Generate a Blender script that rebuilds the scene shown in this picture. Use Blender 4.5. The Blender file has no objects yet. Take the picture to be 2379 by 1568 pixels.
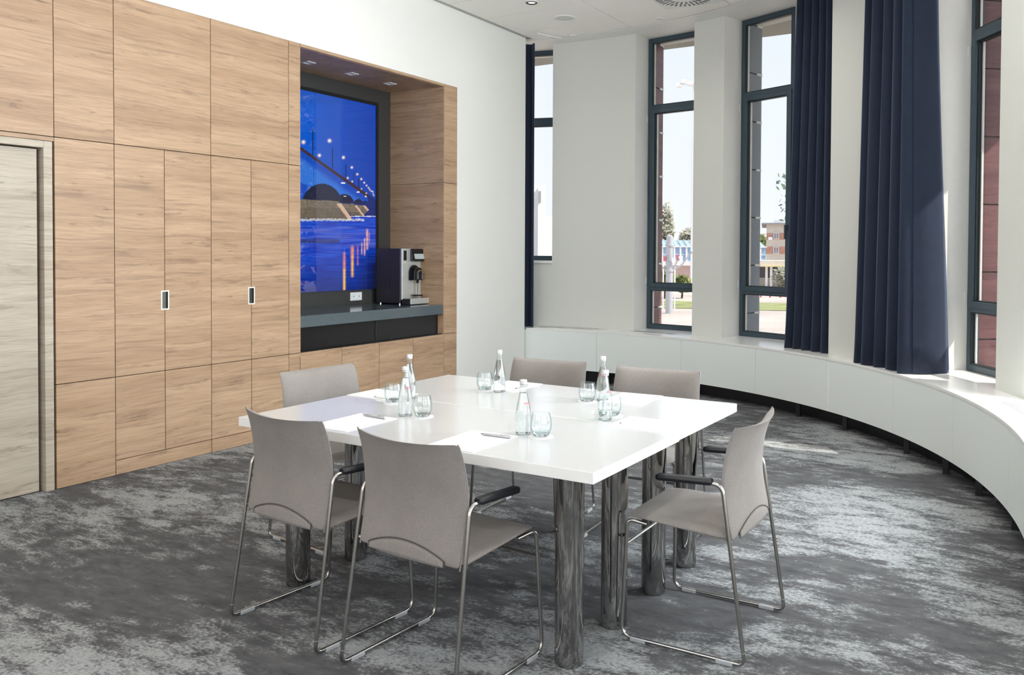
import bpy, bmesh, math, random
from mathutils import Vector, Matrix
random.seed(7)
sc = bpy.context.scene
COL = sc.collection
W_PX, H_PX = 2379.0, 1568.0

# ------------------------------------------------------------------ camera
F_PX, CX, CY = 1926.98, 1329.04, 624.76
YAW, PIT, ROL = 0.525158, 0.0213436, 0.0057988
CAM = Vector((0.0, 0.0, 1.447))
_fw = Vector((math.cos(YAW)*math.cos(PIT), math.sin(YAW)*math.cos(PIT), -math.sin(PIT)))
_rt = Vector((math.sin(YAW), -math.cos(YAW), 0.0))
_up = _rt.cross(_fw)
C_R = _rt*math.cos(ROL) + _up*math.sin(ROL)
C_U = -_rt*math.sin(ROL) + _up*math.cos(ROL)
cam_d = bpy.data.cameras.new('camera')
cam_d.sensor_width = 36.0
cam_d.lens = F_PX*36.0/W_PX
cam_d.shift_x = (W_PX/2 - CX)/W_PX
cam_d.shift_y = (CY - H_PX/2)/W_PX
cam_d.clip_start = 0.05
cam_d.clip_end = 500
cam = bpy.data.objects.new('camera', cam_d)
COL.objects.link(cam)
m = Matrix((C_R, C_U, -_fw)).transposed().to_4x4()
m.translation = CAM
cam.matrix_world = m
sc.camera = cam

def ray(px, py):
    return _fw + C_R*((px-CX)/F_PX) - C_U*((py-CY)/F_PX)
def at(px, py, dist):
    """point on the pixel's ray at horizontal distance dist"""
    d = ray(px, py)
    return CAM + d*(dist/math.hypot(d.x, d.y))
def project(P):
    v = Vector(P)-CAM
    z = v.dot(_fw)
    return CX+F_PX*v.dot(C_R)/z, CY-F_PX*v.dot(C_U)/z

# ------------------------------------------------------------------ world, sun, exposure
sc.view_settings.view_transform = 'Standard'
sc.view_settings.look = 'None'
sc.view_settings.gamma = 1.0
sc.view_settings.use_curve_mapping = False
sc.view_settings.exposure = 0.86
sc.cycles.use_denoising = True
sc.cycles.max_bounces = 8
sc.cycles.transparent_max_bounces = 16
sc.cycles.sample_clamp_indirect = 6.0
sc.cycles.caustics_reflective = False
sc.cycles.use_adaptive_sampling = True
sc.cycles.adaptive_threshold = 0.05
sc.cycles.adaptive_min_samples = 20

world = bpy.data.worlds.new('sky')
sc.world = world
world.use_nodes = True
nt = world.node_tree
nt.nodes.clear()
wo = nt.nodes.new('ShaderNodeOutputWorld')
bg = nt.nodes.new('ShaderNodeBackground')
tc = nt.nodes.new('ShaderNodeTexCoord')
sx = nt.nodes.new('ShaderNodeSeparateXYZ')
rp = nt.nodes.new('ShaderNodeValToRGB')
nt.links.new(tc.outputs['Generated'], sx.inputs[0])
nt.links.new(sx.outputs['Z'], rp.inputs[0])
rp.color_ramp.elements[0].position = 0.0
rp.color_ramp.elements[0].color = (0.90, 0.92, 0.97, 1)
rp.color_ramp.elements[1].position = 0.8
rp.color_ramp.elements[1].color = (0.62, 0.74, 1.0, 1)
nt.links.new(rp.outputs[0], bg.inputs['Color'])
bg.inputs['Strength'].default_value = 0.62
nt.links.new(bg.outputs[0], wo.inputs[0])

SUN_AZ, SUN_EL = math.radians(97), math.radians(50)
sun_d = bpy.data.lights.new('sun', 'SUN')
sun_d.energy = 3.6
sun_d.angle = math.radians(0.6)
sun_d.color = (1.0, 0.93, 0.82)
sun = bpy.data.objects.new('sun', sun_d)
COL.objects.link(sun)
sd = Vector((math.cos(SUN_AZ)*math.cos(SUN_EL), math.sin(SUN_AZ)*math.cos(SUN_EL), -math.sin(SUN_EL)))
sun.rotation_euler = sd.to_track_quat('-Z', 'Y').to_euler()

def area(name, loc, direction, sx_, sy_, power, color):
    d = bpy.data.lights.new(name, 'AREA')
    d.shape = 'RECTANGLE'; d.size = sx_; d.size_y = sy_
    d.energy = power; d.color = color
    o = bpy.data.objects.new(name, d); COL.objects.link(o)
    o.location = loc
    o.rotation_euler = Vector(direction).to_track_quat('-Z', 'Y').to_euler()
    return o
# daylight lamps added in two openings of the unseen straight right-hand wall
DAY = (0.93, 0.96, 1.0)
area('daylight_fill', (0.2, -1.02, 2.1), (0, 1, 0.2), 1.5, 3.0, 26, DAY)
area('daylight_fill', (2.2, -1.02, 2.1), (0, 1, 0.2), 1.5, 3.0, 26, DAY)
# fill lamps added in two invented openings of the unseen end wall
area('daylight_fill', (-2.47, 0.6, 2.35), (1, 0.08, 0.75), 1.7, 2.5, 36, DAY)
area('daylight_fill', (-2.47, 3.2, 2.35), (1, -0.08, 0.75), 1.7, 2.5, 36, DAY)
# more lamps added in the two curve windows past the right frame edge
for a_ in (-70.9, -84.5):
    ca, sa = math.cos(math.radians(a_)), math.sin(math.radians(a_))
    area('daylight_fill', (3.732+4.98*ca, 4.2735+4.98*sa, 2.2), (-ca, -sa, 0.0), 0.66, 3.1, 86, DAY)

# ------------------------------------------------------------------ materials
MATS = {}
def new_mat(name):
    M = bpy.data.materials.new(name); M.use_nodes = True
    nt = M.node_tree; nt.nodes.clear()
    out = nt.nodes.new('ShaderNodeOutputMaterial')
    MATS[name] = M
    return M, nt, out
def N(nt, kind, **kw):
    n = nt.nodes.new(kind)
    for k, v in kw.items():
        if k in n.inputs.keys(): n.inputs[k].default_value = v
        else: setattr(n, k, v)
    return n
def ramp(nt, stops, src):
    r = nt.nodes.new('ShaderNodeValToRGB')
    el = r.color_ramp.elements
    while len(el) < len(stops): el.new(0.5)
    for e, (p, c) in zip(el, stops):
        e.position = p; e.color = (c[0], c[1], c[2], 1) if len(c) == 3 else c
    nt.links.new(src, r.inputs[0])
    return r
def mathn(nt, op, a, b=None):
    n = nt.nodes.new('ShaderNodeMath'); n.operation = op
    for i, v in enumerate((a, b)):
        if v is None: continue
        if isinstance(v, (int, float)): n.inputs[i].default_value = v
        else: nt.links.new(v, n.inputs[i])
    return n.outputs[0]
def mixc(nt, fac, a, b, mode='MIX'):
    n = nt.nodes.new('ShaderNodeMix'); n.data_type = 'RGBA'; n.blend_type = mode
    for i, v in ((0, fac), (6, a), (7, b)):
        if isinstance(v, (int, float)): n.inputs[i].default_value = v
        elif isinstance(v, tuple): n.inputs[i].default_value = (*v, 1)
        else: nt.links.new(v, n.inputs[i])
    return n.outputs[2]
def coords(nt, scale, kind='world'):
    mp = nt.nodes.new('ShaderNodeMapping'); mp.inputs['Scale'].default_value = scale
    if kind == 'world':
        g = nt.nodes.new('ShaderNodeNewGeometry'); nt.links.new(g.outputs['Position'], mp.inputs[0])
    else:
        g = nt.nodes.new('ShaderNodeTexCoord'); nt.links.new(g.outputs['Object'], mp.inputs[0])
    return mp
def principled(nt, out, color, rough=0.5, metal=0.0, spec=0.5):
    b = nt.nodes.new('ShaderNodeBsdfPrincipled')
    if isinstance(color, tuple): b.inputs['Base Color'].default_value = (*color, 1)
    else: nt.links.new(color, b.inputs['Base Color'])
    if isinstance(rough, (int, float)): b.inputs['Roughness'].default_value = rough
    else: nt.links.new(rough, b.inputs['Roughness'])
    b.inputs['Metallic'].default_value = metal
    b.inputs['Specular IOR Level'].default_value = spec
    nt.links.new(b.outputs[0], out.inputs[0])
    return b
def bump(nt, b, height, strength=0.2, dist=0.002):
    bp = nt.nodes.new('ShaderNodeBump'); bp.inputs['Strength'].default_value = strength
    bp.inputs['Distance'].default_value = dist
    nt.links.new(height, bp.inputs['Height']); nt.links.new(bp.outputs[0], b.inputs['Normal'])
def plain(name, color, rough=0.5, metal=0.0, var=0.04, scale=30.0, spec=0.5, kind='obj', bmp=0.0):
    """plain procedural surface with slight mottling"""
    M, nt, out = new_mat(name)
    mp = coords(nt, (1, 1, 1), kind)
    n = N(nt, 'ShaderNodeTexNoise', Scale=scale, Detail=4.0)
    nt.links.new(mp.outputs[0], n.inputs['Vector'])
    lo = tuple(max(0, c*(1-var)) for c in color); hi = tuple(min(1, c*(1+var)) for c in color)
    r = ramp(nt, [(0.3, lo), (0.7, hi)], n.outputs['Fac'])
    b = principled(nt, out, r.outputs[0], rough, metal, spec)
    if bmp: bump(nt, b, n.outputs['Fac'], bmp, 0.002)
    return M

def wood(name, light, mid, dark, rough=0.45, sx=1.0):
    """horizontal-grain oak laminate; each board shifts the figure a little"""
    M, nt, out = new_mat(name)
    g = nt.nodes.new('ShaderNodeNewGeometry')
    oi = nt.nodes.new('ShaderNodeObjectInfo')
    sc_ = nt.nodes.new('ShaderNodeCombineXYZ')
    nt.links.new(mathn(nt, 'MULTIPLY', oi.outputs['Random'], 0.35), sc_.inputs['Z'])
    nt.links.new(mathn(nt, 'MULTIPLY', oi.outputs['Random'], 2.0), sc_.inputs['X'])
    ad = nt.nodes.new('ShaderNodeVectorMath'); ad.operation = 'ADD'
    nt.links.new(g.outputs['Position'], ad.inputs[0]); nt.links.new(sc_.outputs[0], ad.inputs[1])
    # slow waviness of the grain
    wv = N(nt, 'ShaderNodeTexNoise', Scale=1.0, Detail=3.0)
    mp0 = N(nt, 'ShaderNodeMapping', Scale=(1.6, 1.6, 3.0)); nt.links.new(ad.outputs[0], mp0.inputs[0])
    nt.links.new(mp0.outputs[0], wv.inputs['Vector'])
    off = nt.nodes.new('ShaderNodeCombineXYZ')
    nt.links.new(mathn(nt, 'MULTIPLY', mathn(nt, 'SUBTRACT', wv.outputs['Fac'], 0.5), 0.07), off.inputs['Z'])
    ad2 = nt.nodes.new('ShaderNodeVectorMath'); ad2.operation = 'ADD'
    nt.links.new(ad.outputs[0], ad2.inputs[0]); nt.links.new(off.outputs[0], ad2.inputs[1])
    def layer(scale, detail, rgh):
        mp = N(nt, 'ShaderNodeMapping', Scale=scale); nt.links.new(ad2.outputs[0], mp.inputs[0])
        n = N(nt, 'ShaderNodeTexNoise', Scale=1.0, Detail=detail, Roughness=rgh)
        nt.links.new(mp.outputs[0], n.inputs['Vector']); return n.outputs['Fac']
    broad = layer((0.45*sx, 0.45, 9.0), 4.0, 0.6)
    streak = layer((1.5*sx, 1.5, 40.0), 6.0, 0.68)
    fine = layer((5.0*sx, 5.0, 210.0), 3.0, 0.65)
    blot = layer((3.2*sx, 3.2, 17.0), 6.0, 0.62)
    dash = layer((9.0*sx, 9.0, 70.0), 4.0, 0.6)
    c1 = ramp(nt, [(0.30, mid), (0.62, light)], broad).outputs[0]
    st = ramp(nt, [(0.52, (0, 0, 0)), (0.74, (1, 1, 1))], streak).outputs[0]
    bl = ramp(nt, [(0.58, (0, 0, 0)), (0.76, (1, 1, 1))], blot).outputs[0]
    f1 = mathn(nt, 'MULTIPLY', st, 0.62)
    c2 = mixc(nt, f1, c1, dark)
    c3 = mixc(nt, mathn(nt, 'MULTIPLY', bl, 0.55), c2, tuple(d*0.85 for d in dark))
    ds = mathn(nt, 'MULTIPLY', ramp(nt, [(0.60, (0, 0, 0)), (0.72, (1, 1, 1))], dash).outputs[0], ramp(nt, [(0.48, (0.12, 0.12, 0.12)), (0.62, (1, 1, 1))], blot).outputs[0])
    c3 = mixc(nt, mathn(nt, 'MULTIPLY', ds, 0.7), c3, tuple(d*0.6 for d in dark))
    fg = ramp(nt, [(0.3, (0.78, 0.78, 0.78)), (0.7, (1.10, 1.10, 1.10))], fine).outputs[0]
    c4 = mixc(nt, 1.0, c3, fg, 'MULTIPLY')
    b = principled(nt, out, c4, rough, 0.0, 0.35)
    bump(nt, b, fine, 0.08, 0.001)
    return M

wood('oak', (0.515, 0.352, 0.225), (0.395, 0.254, 0.155), (0.172, 0.107, 0.072))
wood('door_oak', (0.52, 0.46, 0.375), (0.42, 0.355, 0.275), (0.24, 0.19, 0.135))
wood('facade_wood', (0.22, 0.105, 0.105), (0.155, 0.07, 0.078), (0.06, 0.033, 0.045), 0.35)
plain('wall_white', (0.80, 0.80, 0.765), 0.7, var=0.02, scale=260, bmp=0.12, kind='world')
plain('wall_grey', (0.66, 0.672, 0.63), 0.75, var=0.035, scale=190, bmp=0.18, kind='world')
plain('reveal_white', (0.82, 0.815, 0.78), 0.55, var=0.01)
plain('ceiling_white', (0.92, 0.895, 0.845), 0.8, var=0.01, scale=90, kind='world')
plain('ceiling_gap', (0.36, 0.36, 0.32), 0.9)
plain('dark_gap', (0.035, 0.028, 0.022), 0.9)
plain('bench_front', (0.79, 0.845, 0.825), 0.42, var=0.012, scale=300, kind='world')
plain('bench_top', (0.84, 0.84, 0.82), 0.22, var=0.008, kind='world')
plain('seam_light', (0.85, 0.86, 0.84), 0.4)
plain('black_steel', (0.012, 0.013, 0.016), 0.4)
plain('frame_blue', (0.042, 0.072, 0.095), 0.32, var=0.03, scale=8)
plain('gasket', (0.012, 0.02, 0.022), 0.5)
plain('hinge_white', (0.8, 0.8, 0.78), 0.35)
plain('facade_grey', (0.27, 0.31, 0.36), 0.4, var=0.03)
plain('clip_white', (0.85, 0.85, 0.85), 0.4)
plain('outer_wall', (0.45, 0.42, 0.40), 0.8)
plain('table_white', (0.555, 0.565, 0.572), 0.16, var=0.006, spec=0.6)
plain('table_edge', (0.78, 0.78, 0.765), 0.35, var=0.01)
plain('steel_tube', (0.44, 0.43, 0.41), 0.26, 1.0, var=0.03)
plain('arm_black', (0.008, 0.009, 0.012), 0.38)
plain('paper', (0.72, 0.722, 0.73), 0.6, var=0.004)
plain('pen_silver', (0.50, 0.51, 0.54), 0.3, 0.6)
plain('pen_white', (0.82, 0.82, 0.82), 0.3)
plain('pen_tip', (0.05, 0.05, 0.06), 0.3)
plain('cap_silver', (0.72, 0.73, 0.74), 0.35, 0.6)
plain('red_print', (0.55, 0.03, 0.08), 0.5)
plain('niche_dark', (0.045, 0.046, 0.046), 0.5, var=0.05, scale=200)
plain('frame_black', (0.012, 0.012, 0.014), 0.3)
plain('drawer_black', (0.010, 0.009, 0.010), 0.22)
plain('machine_black', (0.022, 0.020, 0.026), 0.42, var=0.1, scale=300)
plain('machine_silver', (0.66, 0.69, 0.68), 0.3, 0.55)
plain('machine_gloss', (0.010, 0.010, 0.012), 0.12)
plain('machine_chrome', (0.75, 0.75, 0.76), 0.12, 1.0)
plain('socket_white', (0.76, 0.80, 0.82), 0.3)
plain('socket_hole', (0.10, 0.12, 0.13), 0.5)
plain('handle_white', (0.86, 0.82, 0.75), 0.3)
plain('handle_steel', (0.20, 0.22, 0.20), 0.25, 1.0)
plain('fixture_white', (0.80, 0.80, 0.78), 0.5)
plain('fixture_grey', (0.66, 0.68, 0.62), 0.7)
plain('fixture_black', (0.012, 0.012, 0.012), 0.4)
# ---- outdoors
plain('ground', (0.46, 0.40, 0.36), 0.9, var=0.16, scale=0.35, kind='world')
plain('grass', (0.24, 0.26, 0.10), 0.95, var=0.3, scale=1.5, kind='world')
plain('render_cream', (0.66, 0.60, 0.52), 0.85, var=0.05, scale=2)
plain('render_white', (0.78, 0.78, 0.78), 0.85, var=0.02, scale=2)
plain('brick_red', (0.55, 0.29, 0.21), 0.9, var=0.15, scale=6)
plain('pink_wall', (0.62, 0.44, 0.40), 0.9, var=0.08, scale=2)
plain('roof_grey', (0.30, 0.31, 0.33), 0.8)
plain('canopy_yellow', (0.74, 0.62, 0.34), 0.7)
plain('pane_blue', (0.30, 0.44, 0.62), 0.15)
plain('pane_dark', (0.10, 0.10, 0.12), 0.2)
plain('pole_metal', (0.52, 0.53, 0.57), 0.35, 0.4)
plain('post_white', (0.82, 0.82, 0.82), 0.5)
plain('rail_red', (0.62, 0.12, 0.16), 0.5)
plain('bark', (0.12, 0.09, 0.07), 0.9, var=0.2, scale=12)

def carpet():
    M, nt, out = new_mat('carpet')
    g = nt.nodes.new('ShaderNodeNewGeometry')
    def layer(scale, detail, rgh, dist=0.0):
        mp = N(nt, 'ShaderNodeMapping', Scale=scale, Rotation=(0, 0, 0.25)); nt.links.new(g.outputs['Position'], mp.inputs[0])
        n = N(nt, 'ShaderNodeTexNoise', Scale=1.0, Detail=detail, Roughness=rgh, Distortion=dist)
        nt.links.new(mp.outputs[0], n.inputs['Vector']); return n.outputs['Fac']
    big = layer((1.5, 0.85, 1), 3.0, 0.55, 0.5)
    rag = layer((16.0, 6.0, 1), 8.0, 0.74, 0.2)
    mid = layer((5.0, 2.2, 1), 5.0, 0.65, 0.3)
    speck = layer((90, 55, 1), 3.0, 0.75)
    pile = layer((380, 380, 1), 2.0, 0.7)
    s = mathn(nt, 'ADD', mathn(nt, 'MULTIPLY', big, 0.75), mathn(nt, 'MULTIPLY', mid, 0.62))
    s = mathn(nt, 'ADD', s, mathn(nt, 'MULTIPLY', rag, 0.75))
    s = mathn(nt, 'ADD', s, mathn(nt, 'MULTIPLY', mathn(nt, 'SUBTRACT', speck, 0.5), 0.45))
    s = mathn(nt, 'SUBTRACT', s, 0.60)
    msk = ramp(nt, [(0.445, (0, 0, 0)), (0.595, (1, 1, 1))], s)
    dk = ramp(nt, [(0.3, (0.066, 0.067, 0.072)), (0.7, (0.145, 0.147, 0.152))], rag).outputs[0]
    lt = ramp(nt, [(0.35, (0.24, 0.255, 0.262)), (0.65, (0.385, 0.40, 0.405))], speck).outputs[0]
    c = mixc(nt, msk.outputs[0], dk, lt)
    pl = ramp(nt, [(0.25, (0.70, 0.70, 0.70)), (0.75, (1.25, 1.25, 1.25))], pile).outputs[0]
    c = mixc(nt, 1.0, c, pl, 'MULTIPLY')
    b = principled(nt, out, c, 0.95, 0.0, 0.12)
    bump(nt, b, pile, 0.5, 0.003)
carpet()

def fabric(name, a, b_, sheen=0.1, tint=(1, 1, 1)):
    M, nt, out = new_mat(name)
    mp = coords(nt, (1, 1, 1), 'obj')
    n = N(nt, 'ShaderNodeTexNoise', Scale=420.0, Detail=2.0, Roughness=0.8)
    n2 = N(nt, 'ShaderNodeTexNoise', Scale=9.0, Detail=3.0)
    for q in (n, n2): nt.links.new(mp.outputs[0], q.inputs['Vector'])
    c = ramp(nt, [(0.3, a), (0.7, b_)], n.outputs['Fac']).outputs[0]
    v = ramp(nt, [(0.3, (0.94, 0.94, 0.94)), (0.7, (1.05, 1.05, 1.05))], n2.outputs['Fac']).outputs[0]
    c = mixc(nt, 1.0, c, v, 'MULTIPLY')
    b = principled(nt, out, c, 0.9, 0.0, 0.15)
    b.inputs['Sheen Weight'].default_value = sheen; b.inputs['Sheen Tint'].default_value = (*tint, 1)
    b.inputs['Sheen Roughness'].default_value = 0.5
    bump(nt, b, n.outputs['Fac'], 0.25, 0.001)
fabric('chair_fabric', (0.182, 0.165, 0.153), (0.300, 0.276, 0.260))
fabric('seam_dark', (0.06, 0.055, 0.052), (0.10, 0.09, 0.085))
fabric('piping_fabric', (0.20, 0.19, 0.19), (0.28, 0.27, 0.27))
fabric('curtain_navy', (0.011, 0.0155, 0.030), (0.022, 0.030, 0.052), 0.3, (0.55, 0.65, 0.95))

def chrome():
    M, nt, out = new_mat('chrome')
    mp = coords(nt, (1, 1, 0.15), 'obj')
    n = N(nt, 'ShaderNodeTexNoise', Scale=25.0, Detail=3.0); nt.links.new(mp.outputs[0], n.inputs['Vector'])
    r = ramp(nt, [(0.3, (0.03, 0.03, 0.03)), (0.8, (0.08, 0.08, 0.08))], n.outputs['Fac']).outputs[0]
    principled(nt, out, (0.44, 0.435, 0.425), r, 1.0)
chrome()
def granite():
    M, nt, out = new_mat('granite')
    mp = coords(nt, (1, 1, 1), 'obj')
    n = N(nt, 'ShaderNodeTexNoise', Scale=420.0, Detail=2.0); nt.links.new(mp.outputs[0], n.inputs['Vector'])
    c = ramp(nt, [(0.4, (0.050, 0.066, 0.075)), (0.72, (0.17, 0.21, 0.23))], n.outputs['Fac']).outputs[0]
    principled(nt, out, c, 0.12, 0.0, 0.6)
granite()
def thin_glass(name, tint, edge, lo, hi):
    """thin clear glass: see-through, with more mirror towards grazing angles"""
    M, nt, out = new_mat(name)
    lw = N(nt, 'ShaderNodeLayerWeight', Blend=0.5)
    col = ramp(nt, [(0.35, tint), (0.95, edge)], lw.outputs['Facing']).outputs[0]
    tr = nt.nodes.new('ShaderNodeBsdfTransparent'); nt.links.new(col, tr.inputs[0])
    gl = N(nt, 'ShaderNodeBsdfGlossy', Roughness=0.0)
    gl.inputs[0].default_value = (1, 1, 1, 1)
    fr = ramp(nt, [(0.0, (lo,)*3), (0.6, (lo*1.6,)*3), (1.0, (hi,)*3)], lw.outputs['Facing'])
    mx = nt.nodes.new('ShaderNodeMixShader')
    nt.links.new(fr.outputs[0], mx.inputs[0]); nt.links.new(tr.outputs[0], mx.inputs[1]); nt.links.new(gl.outputs[0], mx.inputs[2])
    nt.links.new(mx.outputs[0], out.inputs[0])
thin_glass('window_glass', (0.96, 0.98, 0.975), (0.92, 0.96, 0.95), 0.03, 0.22)
thin_glass('tumbler_glass', (0.97, 0.985, 0.985), (0.74, 0.83, 0.83), 0.04, 0.5)
thin_glass('bottle_glass', (0.965, 0.985, 0.98), (0.72, 0.82, 0.82), 0.04, 0.5)
def solid_glass(name, col, ior):
    M, nt, out = new_mat(name)
    b = principled(nt, out, col, 0.0)
    b.inputs['Transmission Weight'].default_value = 1.0
    b.inputs['IOR'].default_value = ior
solid_glass('water', (0.97, 0.99, 0.99), 1.33)
solid_glass('glass_base', (0.94, 0.98, 0.97), 1.46)
def clear_plastic():
    M, nt, out = new_mat('clear_plastic')
    tr = nt.nodes.new('ShaderNodeBsdfTransparent'); tr.inputs[0].default_value = (0.9, 0.93, 0.95, 1)
    b = nt.nodes.new('ShaderNodeBsdfPrincipled'); b.inputs['Base Color'].default_value = (0.72, 0.75, 0.78, 1); b.inputs['Roughness'].default_value = 0.2
    mx = nt.nodes.new('ShaderNodeMixShader'); mx.inputs[0].default_value = 0.55
    nt.links.new(tr.outputs[0], mx.inputs[1]); nt.links.new(b.outputs[0], mx.inputs[2]); nt.links.new(mx.outputs[0], out.inputs[0])
clear_plastic()
def emit(name, col, s):
    M, nt, out = new_mat(name)
    e = nt.nodes.new('ShaderNodeEmission'); e.inputs[0].default_value = (*col, 1); e.inputs[1].default_value = s
    nt.links.new(e.outputs[0], out.inputs[0])
emit('lamp_lens', (1.0, 0.95, 0.88), 0.7)
emit('screen_glow', (0.40, 0.47, 0.46), 0.55)
emit('indicator_glow', (1, 1, 1), 1.0)
def print_mat():
    M, nt, out = new_mat('night_print')
    at_ = nt.nodes.new('ShaderNodeAttribute'); at_.attribute_name = 'print'
    b = nt.nodes.new('ShaderNodeBsdfPrincipled')
    b.inputs['Base Color'].default_value = (0, 0, 0, 1); b.inputs['Specular IOR Level'].default_value = 0.0
    nt.links.new(at_.outputs['Color'], b.inputs['Emission Color']); b.inputs['Emission Strength'].default_value = 0.62
    gl = N(nt, 'ShaderNodeBsdfGlossy', Roughness=0.0); gl.inputs[0].default_value = (1, 1, 1, 1)
    fr = N(nt, 'ShaderNodeFresnel', IOR=1.75)
    mx = nt.nodes.new('ShaderNodeMixShader')
    nt.links.new(fr.outputs[0], mx.inputs[0]); nt.links.new(b.outputs[0], mx.inputs[1]); nt.links.new(gl.outputs[0], mx.inputs[2])
    nt.links.new(mx.outputs[0], out.inputs[0])
print_mat()
def leaf(name, a, b_):
    M, nt, out = new_mat(name)
    mp = coords(nt, (1, 1, 1), 'world')
    n = N(nt, 'ShaderNodeTexNoise', Scale=2.5, Detail=4.0); nt.links.new(mp.outputs[0], n.inputs['Vector'])
    c = ramp(nt, [(0.35, a), (0.65, b_)], n.outputs['Fac']).outputs[0]
    d = nt.nodes.new('ShaderNodeBsdfDiffuse'); t = nt.nodes.new('ShaderNodeBsdfTranslucent')
    nt.links.new(c, d.inputs[0]); nt.links.new(c, t.inputs[0])
    mx = nt.nodes.new('ShaderNodeMixShader'); mx.inputs[0].default_value = 0.4
    nt.links.new(d.outputs[0], mx.inputs[1]); nt.links.new(t.outputs[0], mx.inputs[2]); nt.links.new(mx.outputs[0], out.inputs[0])
leaf('leaf_green', (0.20, 0.26, 0.10), (0.46, 0.46, 0.22))
leaf('leaf_pale', (0.42, 0.43, 0.36), (0.62, 0.60, 0.50))
leaf('leaf_dark', (0.10, 0.20, 0.15), (0.24, 0.34, 0.26))

# ------------------------------------------------------------------ mesh helpers
class MB:
    def __init__(s): s.v = []; s.f = []; s.m = []; s.sm = []
    def add(s, vs, fs, mi=0, smooth=False):
        o = len(s.v); s.v += [tuple(v) for v in vs]
        for f in fs:
            s.f.append(tuple(i+o for i in f)); s.m.append(mi); s.sm.append(smooth)
        return s
    def box(s, x0, x1, y0, y1, z0, z1, mi=0):
        vs = [(x, y, z) for z in (z0, z1) for y in (y0, y1) for x in (x0, x1)]
        return s.add(vs, [(0, 2, 3, 1), (4, 5, 7, 6), (0, 1, 5, 4), (2, 6, 7, 3), (0, 4, 6, 2), (1, 3, 7, 5)], mi)
    def obox(s, c, ax, ay, az, hx, hy, hz, mi=0):
        c = Vector(c); vs = [c+ax*(hx*i)+ay*(hy*j)+az*(hz*k) for k in (-1, 1) for j in (-1, 1) for i in (-1, 1)]
        return s.add(vs, [(0, 2, 3, 1), (4, 5, 7, 6), (0, 1, 5, 4), (2, 6, 7, 3), (0, 4, 6, 2), (1, 3, 7, 5)], mi)
    def prism(s, poly, z0, z1, mi=0, side_mi=None):
        n = len(poly)
        vs = [(x, y, z0) for x, y in poly]+[(x, y, z1) for x, y in poly]
        s.add(vs, [tuple(range(n-1, -1, -1)), tuple(range(n, 2*n))], mi)
        o = len(s.v)-2*n
        for i in range(n):
            j = (i+1) % n
            s.f.append((o+i, o+j, o+n+j, o+n+i)); s.m.append(mi if side_mi is None else side_mi); s.sm.append(False)
        return s
    def lathe(s, prof, n=32, c=(0, 0, 0), mi=0, closed_bottom=True, closed_top=True, smooth=True):
        vs = []; fs = []
        for r, z in prof:
            for i in range(n):
                a = 2*math.pi*i/n; vs.append((c[0]+r*math.cos(a), c[1]+r*math.sin(a), c[2]+z))
        for k in range(len(prof)-1):
            for i in range(n):
                j = (i+1) % n; fs.append((k*n+i, k*n+j, (k+1)*n+j, (k+1)*n+i))
        if closed_bottom: fs.append(tuple(range(n-1, -1, -1)))
        if closed_top: fs.append(tuple((len(prof)-1)*n+i for i in range(n)))
        return s.add(vs, fs, mi, smooth)
    def tube(s, pts, r, n=10, mi=0, cap=True, closed=False):
        pts = [Vector(p) for p in pts]; vs = []; fs = []
        up = None
        rr = r if isinstance(r, (list, tuple)) else [r]*len(pts)
        for i, p in enumerate(pts):
            a = pts[i-1] if (i or closed) else p; b = pts[(i+1) % len(pts)] if (i < len(pts)-1 or closed) else p
            t = (b-a).normalized()
            if up is None:
                up = Vector((0, 0, 1)) if abs(t.z) < 0.9 else Vector((1, 0, 0))
            x = up.cross(t)
            if x.length < 1e-6: x = Vector((1, 0, 0)).cross(t)
            x.normalize(); y = t.cross(x); up = y
            for k in range(n):
                an = 2*math.pi*k/n; vs.append(p+x*(rr[i]*math.cos(an))+y*(rr[i]*math.sin(an)))
        L = len(pts)
        for i in range(L if closed else L-1):
            for k in range(n):
                l = (k+1) % n; a = i*n; b = ((i+1) % L)*n
                fs.append((a+k, a+l, b+l, b+k))
        if cap and not closed:
            fs.append(tuple(range(n-1, -1, -1))); fs.append(tuple((L-1)*n+k for k in range(n)))
        return s.add(vs, fs, mi, True)
    def build(s, name, mats, parent=None, bevel=0.0, seg=2):
        me = bpy.data.meshes.new(name)
        me.from_pydata(s.v, [], s.f)
        if isinstance(mats, str): mats = [mats]
        for q in mats: me.materials.append(MATS[q])
        me.polygons.foreach_set('material_index', s.m)
        me.polygons.foreach_set('use_smooth', s.sm)
        me.update()
        bm = bmesh.new(); bm.from_mesh(me); bmesh.ops.recalc_face_normals(bm, faces=bm.faces); bm.to_mesh(me); bm.free()
        if any(s.sm): me.set_sharp_from_angle(angle=math.radians(38))
        o = bpy.data.objects.new(name, me); COL.objects.link(o)
        if parent: o.parent = parent
        if bevel:
            b = o.modifiers.new('bevel', 'BEVEL'); b.width = bevel; b.segments = seg; b.limit_method = 'ANGLE'; b.angle_limit = math.radians(40)
        return o
def tag(o, label=None, cat=None, group=None, kind=None):
    if label: o['label'] = label
    if cat: o['category'] = cat
    if group: o['group'] = group
    if kind: o['kind'] = kind
    return o
def empty(name, loc=(0, 0, 0), rz=0.0):
    o = bpy.data.objects.new(name, None); COL.objects.link(o)
    o.location = loc; o.rotation_euler = (0, 0, rz); o.empty_display_size = 0.1
    return o
def copy_tree(o, parent=None):
    c = o.copy(); COL.objects.link(c)
    if parent: c.parent = parent
    for ch in list(o.children): copy_tree(ch, c)
    return c
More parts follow.
